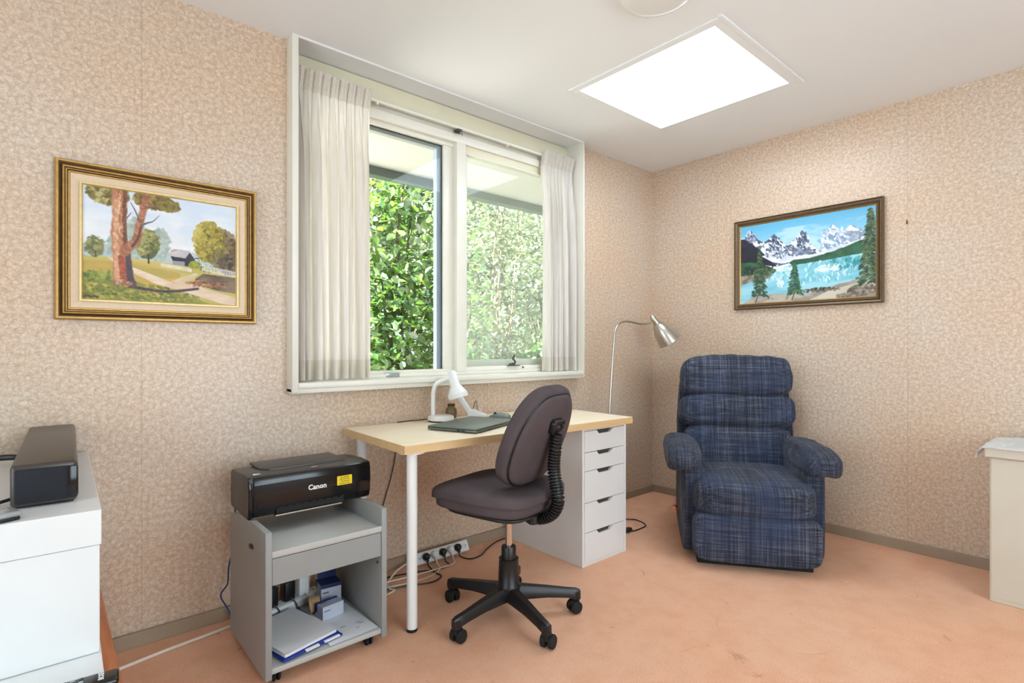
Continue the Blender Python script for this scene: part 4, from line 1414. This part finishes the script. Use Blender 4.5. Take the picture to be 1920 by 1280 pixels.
ws = thing('tablet_stand', 'white folding stand leaning open on the desk behind the laptop', 'stand', (-1.835, -0.205, DT), math.radians(-41))
obj('base_block', B().prism([(-0.048, 0), (0.045, 0), (0.045, 0.020), (-0.030, 0.048), (-0.058, 0.040)], -0.028, 0.028, 0.003, Matrix.Rotation(PI / 2, 4, 'X')), 'white', ws, 40)
obj('block_seam', B().box(-0.020, 0.0462, -0.0288, 0.0288, 0.009, 0.0105), 'grey_edge', ws, 0)
obj('upright_arm', B().prism([(-0.050, 0.022), (-0.036, 0.040), (-0.088, 0.118), (-0.116, 0.118)], -0.024, 0.024, 0.003, Matrix.Rotation(PI / 2, 4, 'X')), 'white', ws, 40)
eg = thing('eyeglasses', 'thin wire eyeglasses standing on the white folding stand', 'glasses', (-1.835, -0.205, DT), math.radians(-41))
gb = B()
for s in (-0.026, 0.026):
    gb.tube([(-0.028, s, 0.050), (-0.020, s, 0.088), (-0.012, s, 0.085), (-0.006, s, 0.045)], 0.0011, 6, 5)
obj('temple_arms', gb, 'dark_grey', eg)
gb = B()
for s in (-0.014, 0.016):
    gb.tube([(0.010 + 0.0 * s, s - 0.012, 0.038), (0.004, s - 0.010, 0.054), (0.0, s, 0.060), (0.004, s + 0.010, 0.054), (0.010, s + 0.012, 0.038), (0.012, s, 0.035), (0.010, s - 0.012, 0.038)], 0.0010, 6, 4)
obj('lens_rims', gb, 'steel', eg)
ph = thing('phone', 'dark smartphone in a brown case lying on the desk behind the mouse', 'phone', (-1.700, -0.205, DT), math.radians(35))
obj('case', B().box(-0.073, 0.073, -0.037, 0.037, 0.0, 0.008, 0.003), 'dark_grey', ph, 40)
obj('screen', B().box(-0.068, 0.068, -0.033, 0.033, 0.0078, 0.0086, 0.0003), 'gloss_black', ph, 0)
vz = thing('invented_jar', 'invented olive jar standing in for a blurry brown-green shape behind the lamp shade', 'jar', (-1.925, -0.088, DT))  # invented jar, stands in for a blurry brown-green shape
obj('body', B().lathe([(0, 0), (0.020, 0), (0.028, 0.006), (0.030, 0.03), (0.027, 0.048), (0.018, 0.058), (0.018, 0.064), (0.015, 0.064), (0.014, 0.05), (0, 0.02)], 28), 'olive', vz)
obj('lid', B().cyl((0, 0, 0.062), (0, 0, 0.074), 0.0195, 24, 0.002), 'gold_dark', vz)

# ------------------------------------------------------------------ printer cart
ct = thing('printer_cart', 'grey wheeled printer cart beside the desk carrying the black printer', 'cart', (-2.778, -0.385, 0))
CW = 0.2135
cy0, cy1 = -0.215, 0.215


def cart_side(x0, x1):
    pts = [(cy0, 0.030), (cy1, 0.030), (cy1, 0.470), (0.10, 0.497), (-0.02, 0.497), (-0.05, 0.505), (cy0, 0.505)]
    m = Matrix(((0, 0, 1, 0), (1, 0, 0, 0), (0, 1, 0, 0), (0, 0, 0, 1)))
    return B().prism(pts, x0, x1, 0.003, m)


sp = obj('side_panel', cart_side(-CW, -CW + 0.021), 'grey_cart', ct, 40)
cb = B(); cb.cyl((-CW - 0.002, -0.075, 0.424), (-CW + 0.001, -0.075, 0.424), 0.009, 14); cb.box(-CW - 0.010, -CW, -0.080, -0.060, 0.420, 0.434, 0.003)
obj('shelf_peg', cb, 'dark_grey', sp)
sp = obj('side_panel', cart_side(CW - 0.021, CW), 'grey_cart', ct, 40)
obj('shelf_peg', B().cyl((CW - 0.026, -0.185, 0.300), (CW - 0.020, -0.185, 0.300), 0.005, 10), 'dark_grey', sp)
obj('top_shelf', B().box(-CW + 0.021, CW - 0.021, cy0 + 0.004, cy1 - 0.01, 0.418, 0.436, 0.002), 'grey_edge', ct, 30)
obj('shelf_lip', B().box(-CW + 0.021, CW - 0.021, cy0 + 0.001, cy0 + 0.006, 0.424, 0.441, 0.001), 'grey_edge', ct, 0)
obj('drawer_panel', B().box(-CW + 0.022, CW - 0.022, cy0 + 0.004, cy0 + 0.020, 0.330, 0.416, 0.002), 'grey_cart', ct, 0)
obj('bottom_shelf', B().box(-CW + 0.021, CW - 0.021, cy0 + 0.006, cy1 - 0.004, 0.044, 0.062, 0.002), 'grey_edge', ct, 30)
obj('back_rail', B().box(-CW + 0.021, CW - 0.021, cy1 - 0.02, cy1 - 0.006, 0.340, 0.416, 0.001), 'grey_cart', ct, 0)
for x in (-CW + 0.045, CW - 0.055):
    for y in (cy0 + 0.045, cy1 - 0.05):
        k = B(); k.cyl((x - 0.012, y, 0.0215), (x - 0.003, y, 0.0215), 0.0215, 20, 0.003); k.cyl((x + 0.003, y, 0.0215), (x + 0.012, y, 0.0215), 0.0215, 20, 0.003)
        k.box(x - 0.014, x + 0.014, y - 0.012, y + 0.014, 0.026, 0.045, 0.003)
        obj('caster', k, 'rubber', ct)

# printer
pr = thing('printer', 'black inkjet printer standing on the grey wheeled cart', 'printer', (-2.763, -0.285, 0.498))
PW = 0.226
m = Matrix(((0, 0, 1, 0), (1, 0, 0, 0), (0, 1, 0, 0), (0, 0, 0, 1)))
# side profile (y, z): front is -y
prof = [(-0.105, 0.0), (0.115, 0.0), (0.122, 0.02), (0.122, 0.128), (0.110, 0.140), (-0.05, 0.150), (-0.108, 0.147), (-0.116, 0.140), (-0.120, 0.10), (-0.118, 0.03)]
obj('body', B().prism(prof, -PW, PW, 0.006, m), 'dark_grey', pr, 40)
prof = [(-0.112, 0.004), (-0.122, 0.030), (-0.1255, 0.075), (-0.1235, 0.120), (-0.118, 0.1425), (-0.100, 0.146), (-0.104, 0.10), (-0.10, 0.02)]
fp = obj('front_panel', B().prism(prof, -PW + 0.014, PW + 0.001, 0.004, m), 'gloss_black', pr, 50)
obj('corner_cheek', B().prism([(-0.116, 0.0), (-0.100, 0.0), (-0.100, 0.146), (-0.112, 0.146), (-0.122, 0.11), (-0.124, 0.04)], -PW - 0.0015, -PW + 0.013, 0.004, m), 'gloss_black', pr, 50)
obj('top_lid', B().prism([(-0.128, -0.056), (0.165, -0.056), (0.165, 0.118), (-0.150, 0.118), (-0.150, -0.020)], 0.146, 0.157, 0.004, Matrix.Translation((-0.01, 0.0, -0.002))), 'dark_grey', pr, 40)
obj('top_button', B().box(-0.205, -0.178, -0.092, -0.076, 0.1475, 0.1515, 0.001), 'silver', pr, 40)
obj('lid_mark', B().box(0.0, 0.022, -0.098, -0.090, 0.1485, 0.1500, 0.0005), 'steel', pr, 0)
sl = B(); sl.box(-0.135, 0.115, -0.1235, -0.10, 0.006, 0.026, 0.001)
for k in range(9):
    x = -0.125 + k * 0.028
    sl.box(x, x + 0.018, -0.1265, -0.118, 0.026, 0.031, 0.001)
obj('paper_slot', sl, 'rubber', pr, 0)
obj('paper_guide', B().box(-0.14, 0.105, -0.132, -0.10, 0.0, 0.005, 0.001), 'steel', pr, 0)
face = Matrix.Translation((0, -0.1262, 0)) @ Matrix.Rotation(PI / 2, 4, 'X')
text_part('brand_lettering', 'Canon', 0.026, 'white_print', pr, Matrix.Translation((0.012, 0, 0.080)) @ face, 0.0004, 0.0007)
stk = obj('yellow_label', B().box(0.088, 0.148, -0.1262, -0.1245, 0.070, 0.105, 0.0004), 'yellow', pr, 0)
for s_, z_, sz in (('RE-ORDER', 0.0985, 0.0075), ('INK STATION', 0.0910, 0.0066), ('1300 000 000', 0.0835, 0.0062), ('inkstation.com.au', 0.0765, 0.0062)):
    text_part('label_print', s_, sz, 'ink', stk, Matrix.Translation((0.118, -0.0003, z_)) @ face, 0.0002)
# blue printer cable
tag(obj('printer_cable', B().tube([(-2.935, -0.150, 0.60), (-2.962, -0.10, 0.57), (-2.968, -0.09, 0.535), (-2.950, -0.06, 0.495), (-2.945, -0.055, 0.42), (-2.945, -0.045, 0.32), (-2.965, -0.04, 0.225), (-2.970, -0.04, 0.155), (-2.995, -0.04, 0.115), (-2.972, -0.045, 0.06), (-2.955, -0.055, 0.012)], 0.0032, 8, 6), 'cable_blue'), 'thin blue cable hanging down the wall behind the printer cart', 'cable')
tag(obj('floor_cable', B().tube([(-3.60, -0.205, 0.006), (-3.321, -0.151, 0.006), (-3.194, -0.125, 0.006), (-3.05, -0.105, 0.006), (-2.94, -0.09, 0.006), (-2.80, -0.085, 0.006)], 0.0058, 10, 6), 'cable_white'), 'thick white cable lying on the carpet along the skirting', 'cable')

# contents of the cart
SH = 0.0625
pb = thing('paper_stack', 'stack of blank white paper on a blue folder in the cart', 'paper', (-2.858, -0.455, SH), math.radians(14))
b = B()
# slightly curled top sheet


def sheet(b, w, d, z, curl, n=8, th=0.0):
    g = [[b.bm.verts.new((-w / 2 + w * i / n, -d / 2 + d * j / n, z + curl * ((i / n - .5) ** 2 * 2 + (0.5 - j / n) * 0.3))) for i in range(n + 1)] for j in range(n + 1)]
    for j in range(n):
        for i in range(n):
            b.bm.faces.new((g[j][i], g[j][i + 1], g[j + 1][i + 1], g[j + 1][i]))


pb.location = (-2.862, -0.432, SH)
obj('ream', B().box(-0.100, 0.100, -0.135, 0.135, 0.016, 0.026, 0.001), 'sun_paper', pb, 0)
b = B(); sheet(b, 0.203, 0.275, 0.0275, 0.006); obj('top_sheet', b, 'sun_paper', pb, 60)
fo = thing('blue_folder', 'bright blue plastic folder under the white paper stack', 'folder', (-2.853, -0.432, SH), math.radians(10))
obj('cover', B().box(-0.108, 0.112, -0.148, 0.150, 0.007, 0.0135, 0.002), 'blue', fo, 40)
obj('clip_strip', B().box(-0.108, 0.060, 0.136, 0.160, 0.0135, 0.0235, 0.003), 'purple_dark', fo, 40)
obj('edge_tabs', B().box(-0.03, 0.02, -0.152, -0.140, 0.010, 0.0155, 0.001).box(0.04, 0.10, -0.151, -0.141, 0.010, 0.0155, 0.001), 'sun_paper', fo, 0)
lsht = thing('loose_sheet', 'printed sheet lying loose on the cart floor beside the blue folder', 'paper', (-2.690, -0.455, SH), math.radians(3))
b = B(); sheet(b, 0.185, 0.265, 0.0025, 0.0015); obj('sheet', b, 'sun_paper', lsht, 60)
for x, y, w_ in ((0.045, -0.05, 0.022), (0.052, -0.062, 0.020), (-0.012, -0.045, 0.018), (0.03, -0.085, 0.012)):
    obj('print_line', B().box(x, x + w_, y, y + 0.0022, 0.0042, 0.0046), 'ink_grey', lsht, 0)


def ink_box(label, loc, rz, w, d, h, body, top):
    t = thing('ink_box', label, 'box', loc, rz, 'ink boxes in the cart')
    obj('carton', B().box(-w / 2, w / 2, -d / 2, d / 2, 0, h, 0.001), body, t, 0)
    obj('printed_band', B().box(-w / 2 - 0.0004, w / 2 + 0.0004, d / 2 - 0.014, d / 2 + 0.0004, h - 0.03, h + 0.0005), top, t, 0)
    obj('print_line', B().box(-w / 2 + 0.006, -w / 2 + 0.030, -d / 2 - 0.0005, -d / 2 + 0.001, h * 0.62, h * 0.68), 'ink_grey', t, 0)
    obj('print_line', B().box(-w / 2 + 0.008, -w / 2 + 0.034, d * 0.10, d * 0.16, h - 0.0005, h + 0.0005), 'ink_grey', t, 0)
    return t


ink_box('pale ink carton with a blue band in front of the navy carton', (-2.690, -0.375, SH + 0.003), math.radians(8), 0.088, 0.055, 0.050, 'card', 'blue')
t = ink_box('navy topped ink carton at the back corner of the cart', (-2.648, -0.262, SH), math.radians(-6), 0.080, 0.075, 0.085, 'card', 'navy')
obj('open_flap', B().box(-0.040, 0.040, -0.0385, 0.0375, 0.072, 0.0865, 0.001), 'navy', t, 0)
obj('raised_flap', B().box(-0.036, 0.040, 0.030, 0.033, 0.0865, 0.125, 0.001), 'navy', t, 0)
tp = thing('tape_roll', 'tan roll of tape behind the pale ink carton', 'tape', (-2.722, -0.310, SH + 0.031))
mt = Matrix.Rotation(math.radians(80), 4, 'Y') @ Matrix.Rotation(0.3, 4, 'X')
obj('roll', B().lathe([(0.012, -0.020), (0.030, -0.020), (0.030, 0.020), (0.012, 0.020), (0.012, -0.020)], 28, mt), 'tape', tp)
obj('core', B().lathe([(0.0105, -0.0205), (0.0135, -0.0205), (0.0135, 0.0205), (0.0105, 0.0205), (0.0105, -0.0205)], 28, mt), 'red_wood', tp)


def power_board(name, label, loc, rz, n, lg=0.34, tilt=0.0, pitch=0.055):
    t = thing(name, label, 'power board', loc, rz, 'power boards')
    t.rotation_euler = (tilt, 0, rz)
    obj('housing', B().box(-lg / 2, lg / 2, -0.029, 0.029, 0, 0.036, 0.008), 'white', t, 40)
    for k in range(n):
        x = -lg / 2 + 0.045 + k * pitch
        s = obj('socket', B().cyl((x, 0.0, 0.0355), (x, 0.0, 0.0372), 0.020, 24), 'white', t)
        obj('pin_slots', B().box(x - 0.007, x - 0.0045, -0.002, 0.006, 0.0370, 0.0376).box(x + 0.0045, x + 0.007, -0.002, 0.006, 0.0370, 0.0376).box(x - 0.001, x + 0.001, -0.010, -0.003, 0.0370, 0.0376), 'rubber', s, 0)
    return t


def plug(label, mtx, mat, cord):
    t = thing('power_plug', label, 'plug', (0, 0, 0), 0, 'plugs in the power board')
    b = B(); b.lathe([(0, 0.002), (0.017, 0.002), (0.019, 0.008), (0.017, 0.022), (0.011, 0.030), (0.0, 0.032)], 20, mtx)
    b.box(-0.007, 0.007, -0.026, 0.0, 0.008, 0.022, 0.004, 2, mtx)
    obj('plug_body', b, mat, t, 50)
    p0 = mtx @ Vector((0, -0.024, 0.015)); p1 = mtx @ Vector((0, -0.046, 0.013))
    obj('cord', B().tube([p0, p1] + [Vector(p) for p in cord], 0.0034, 8, 6), 'cable_white' if mat == 'white' else 'black', t)
    return t


# board leaning against the skirting under the desk, sockets to the room
TL = math.radians(62)
pbd = power_board('power_board', 'white power board with plugs leaning on the skirting under the desk', (-1.985, -0.056, 0.030), 0, 6, 0.345, TL)
MW = Matrix.Translation((-1.985, -0.056, 0.030)) @ Matrix.Rotation(TL, 4, 'X')
xs = [-0.345 / 2 + 0.045 + k * 0.055 for k in range(6)]
plug('black plug at the left of the power board under the desk', MW @ Matrix.Translation((xs[0] + 0.03, 0, 0.036)), 'black', [(-2.09, -0.19, 0.005), (-2.09, -0.245, 0.005), (-2.16, -0.27, 0.005), (-2.26, -0.235, 0.005), (-2.40, -0.19, 0.005), (-2.55, -0.14, 0.005)])
plug('white plug second from the left in the board under the desk', MW @ Matrix.Translation((xs[1] + 0.025, 0, 0.036)), 'white', [(-2.05, -0.17, 0.005), (-2.15, -0.215, 0.005), (-2.30, -0.20, 0.006), (-2.48, -0.15, 0.006)])
plug('black plug in the middle of the power board under the desk', MW @ Matrix.Translation((xs[2] + 0.02, 0, 0.036)), 'black', [(-1.99, -0.16, 0.005), (-2.06, -0.165, 0.004), (-2.14, -0.14, 0.008), (-2.30, -0.09, 0.006), (-2.50, -0.075, 0.006)])
plug('white plug fourth from the left in the board under the desk', MW @ Matrix.Translation((xs[3] + 0.012, 0, 0.036)), 'white', [(-1.965, -0.165, 0.008), (-2.08, -0.175, 0.012), (-2.25, -0.165, 0.014), (-2.48, -0.12, 0.010)])
plug('black plug at the right of the power board under the desk', MW @ Matrix.Translation((xs[4] + 0.002, 0, 0.036)), 'black', [(-1.86, -0.165, 0.005), (-1.79, -0.165, 0.005), (-1.70, -0.11, 0.005), (-1.60, -0.065, 0.005), (-1.52, -0.055, 0.005)])
tag(obj('wall_cable', B().tube([(-2.190, -0.06, 0.70), (-2.200, -0.012, 0.60), (-2.212, -0.010, 0.53), (-2.232, -0.010, 0.45), (-2.265, -0.010, 0.35), (-2.29, -0.010, 0.25), (-2.30, -0.024, 0.08), (-2.31, -0.04, 0.01)], 0.0028, 8, 6), 'black'), 'thin dark cable hanging down the wall behind the desk', 'cable')
tag(obj('short_cable', B().tube([(-2.05, -0.10, 0.694), (-2.075, -0.05, 0.66), (-2.10, -0.012, 0.615), (-2.125, -0.008, 0.57), (-2.15, -0.008, 0.55)], 0.0024, 8, 6), 'black'), 'short dark wire dangling under the desk edge beside the leg', 'cable')
tag(obj('loop_cable', B().tube([(-2.17, -0.06, 0.03), (-2.24, -0.085, 0.02), (-2.315, -0.14, 0.006), (-2.345, -0.20, 0.006), (-2.335, -0.235, 0.006), (-2.40, -0.25, 0.006), (-2.50, -0.22, 0.006)], 0.0042, 8, 6), 'cable_white'), 'white cable looping from the power board towards the cart', 'cable')
# second board behind the cart with adaptors
pbd2 = power_board('power_board', 'white power board holding black adaptors on the bottom shelf of the cart', (-2.775, -0.212, 0.0625), math.radians(14), 4, 0.28, 0.0, 0.062)
for k, (x, lab, mt_) in enumerate(((-2.865, 'black power adaptor at the left of the board inside the cart', 'black'), (-2.795, 'black power adaptor in the middle of the board inside the cart', 'black'), (-2.735, 'white power adaptor at the right of the board inside the cart', 'white'))):
    t = thing('power_adaptor', lab, 'adaptor', (x, -0.212 + (x + 2.775) * 0.25, 0.1000), math.radians(14), 'adaptors in the cart power board')
    obj('adaptor_body', B().box(-0.022, 0.022, -0.020, 0.022, 0.0, 0.075, 0.006), mt_, t, 40)
    obj('cord', B().tube([(0.0, -0.021, 0.012), (0.012, -0.034, -0.006), (0.018, -0.042, -0.028), (0.026, -0.040, -0.034)], 0.0028, 8, 5), 'cable_white' if mt_ == 'white' else 'black', t)
tag(obj('adaptor_cable', B().tube([(-2.690, -0.15, 0.36), (-2.680, -0.155, 0.28), (-2.675, -0.16, 0.20), (-2.69, -0.155, 0.11), (-2.68, -0.150, 0.07)], 0.0055, 8, 6), 'cable_white'), 'white cable dropping behind the navy ink carton', 'cable')

# ------------------------------------------------------------------ low table, white cabinet and sound bar at the left
tb = thing('low_table', 'red-brown wooden low table under the white cabinet', 'table', (-3.70, -0.66, 0))
obj('table_top', B().box(-0.30, 0.300, -0.62, 0.63, 0.375, 0.405, 0.004), 'red_wood', tb, 30)
obj('apron', B().box(-0.28, 0.282, -0.60, 0.61, 0.30, 0.375, 0.002), 'red_wood', tb, 0)
for sx in (-0.25, 0.255):
    for sy in (-0.57, 0.585):
        obj('leg', B().box(sx - 0.025, sx + 0.025, sy - 0.025, sy + 0.025, 0.0, 0.375, 0.003), 'red_wood', tb, 0)
wc = thing('white_cabinet', 'white lidded cabinet standing on the wooden low table', 'cabinet', (-3.70, -0.45, 0.405), math.radians(-1.2))
obj('body', B().box(-0.28, 0.280, -0.440, 0.425, 0.014, 0.253, 0.002), 'white', wc, 0)
obj('lid', B().box(-0.283, 0.283, -0.444, 0.428, 0.2545, 0.332, 0.002), 'white', wc, 0)
obj('base_shelf', B().box(-0.283, 0.283, -0.80, 0.428, 0.0, 0.013, 0.001), 'white', wc, 0)
sp = thing('sound_bar', 'black sound bar standing on the white cabinet', 'speaker', (-3.512, -0.395, 0.7375), math.radians(-1.6))
obj('casing', B().box(-0.058, 0.058, -0.390, 0.375, 0.004, 0.098, 0.008, 3), 'brown_top', sp, 40)
obj('end_grille', B().box(-0.050, 0.042, -0.3935, -0.386, 0.011, 0.088, 0.004), 'mesh_cloth', sp, 40)
obj('front_grille', B().box(0.030, 0.0605, -0.3925, 0.37, 0.010, 0.089, 0.007), 'gloss_black', sp, 40)
obj('base_rail', B().box(-0.050, 0.052, -0.375, 0.36, 0.0, 0.006, 0.001), 'rubber', sp, 0)
tag(obj('sound_bar_cable', B().tube([(-3.565, -0.20, 0.76), (-3.60, -0.17, 0.764), (-3.66, -0.16, 0.760), (-3.75, -0.20, 0.742)], 0.009, 10, 5), 'black'), 'thick black lead behind the sound bar on the white cabinet', 'cable')
tag(obj('remote_lead', B().tube([(-3.560, -0.70, 0.752), (-3.59, -0.72, 0.748), (-3.64, -0.74, 0.742), (-3.70, -0.76, 0.7415)], 0.004, 8, 5), 'black'), 'thin black lead beside the sound bar end on the white cabinet', 'cable')
sv = thing('media_player', 'silver palm-sized device on the white cabinet beside the sound bar', 'device', (-3.605, -0.862, 0.7375), math.radians(20))
obj('shell', B().box(-0.040, 0.040, -0.032, 0.032, 0.007, 0.019, 0.006, 3), 'silver', sv, 40)
obj('base', B().box(-0.037, 0.037, -0.029, 0.029, 0, 0.008, 0.003), 'black', sv, 40)
rm = thing('remote_control', 'black remote control with small buttons on the cabinet base shelf', 'remote', (-3.492, -1.040, 0.4185), math.radians(-5))
obj('case', B().box(-0.085, 0.085, -0.024, 0.024, 0.0, 0.016, 0.007, 3), 'gloss_black', rm, 40)
for i in range(8):
    for j in range(3):
        obj('button', B().box(-0.075 + i * 0.0135, -0.067 + i * 0.0135, -0.016 + j * 0.0125, -0.009 + j * 0.0125, 0.0150, 0.0180, 0.001), 'silver' if (i + j) % 4 == 0 else 'dark_grey', rm, 0)
text_part('brand_lettering', 'BOSE', 0.013, 'white_print', rm, Matrix.Translation((0.056, 0.003, 0.0163)) @ Matrix.Rotation(PI / 2, 4, 'Z'), 0.0002, 0.0003)

# ------------------------------------------------------------------ cabinet on the right with a cloth
fc = thing('metal_cabinet', 'beige steel cabinet standing against the right wall', 'cabinet', (-0.225, -2.48, 0))
obj('body', B().box(-0.205, 0.205, -0.46, 0.475, 0.0, 0.622, 0.003), 'beige_metal', fc, 0)
obj('top', B().box(-0.220, 0.207, -0.47, 0.490, 0.624, 0.666, 0.003), 'beige_metal', fc, 0)
obj('door', B().box(-0.2065, -0.203, -0.455, 0.470, 0.02, 0.618, 0.001), 'beige_metal', fc, 0)
cb = B(); NX, NY = 22, 40
g = []
for j in range(NY + 1):
    row = []
    for i in range(NX + 1):
        x = -0.235 + 0.40 * i / NX; y = -0.44 + 0.985 * j / NY
        z = 0.671 + 0.006 * math.sin(x * 31 + y * 17) * math.sin(y * 23) + 0.004 * math.sin(y * 47 + x * 9)
        z = max(z, 0.669)
        ov = max(0, y - 0.490)
        if ov > 0:
            a = min(1.0, ov / 0.055)
            y2 = 0.490 + ov * (1 - 0.45 * a); z = z - ov * (0.35 + 0.6 * a)
            y = y2
        oh = max(0, -0.222 - x)
        z -= oh * 0.3
        row.append(cb.bm.verts.new((x, y, z)))
    g.append(row)
for j in range(NY):
    for i in range(NX):
        cb.bm.faces.new((g[j][i], g[j][i + 1], g[j + 1][i + 1], g[j + 1][i]))
tag(obj('cloth', cb, 'doily', None, 70, (-0.225, -2.48, 0)), 'white cotton cloth draped over the beige cabinet top', 'cloth')
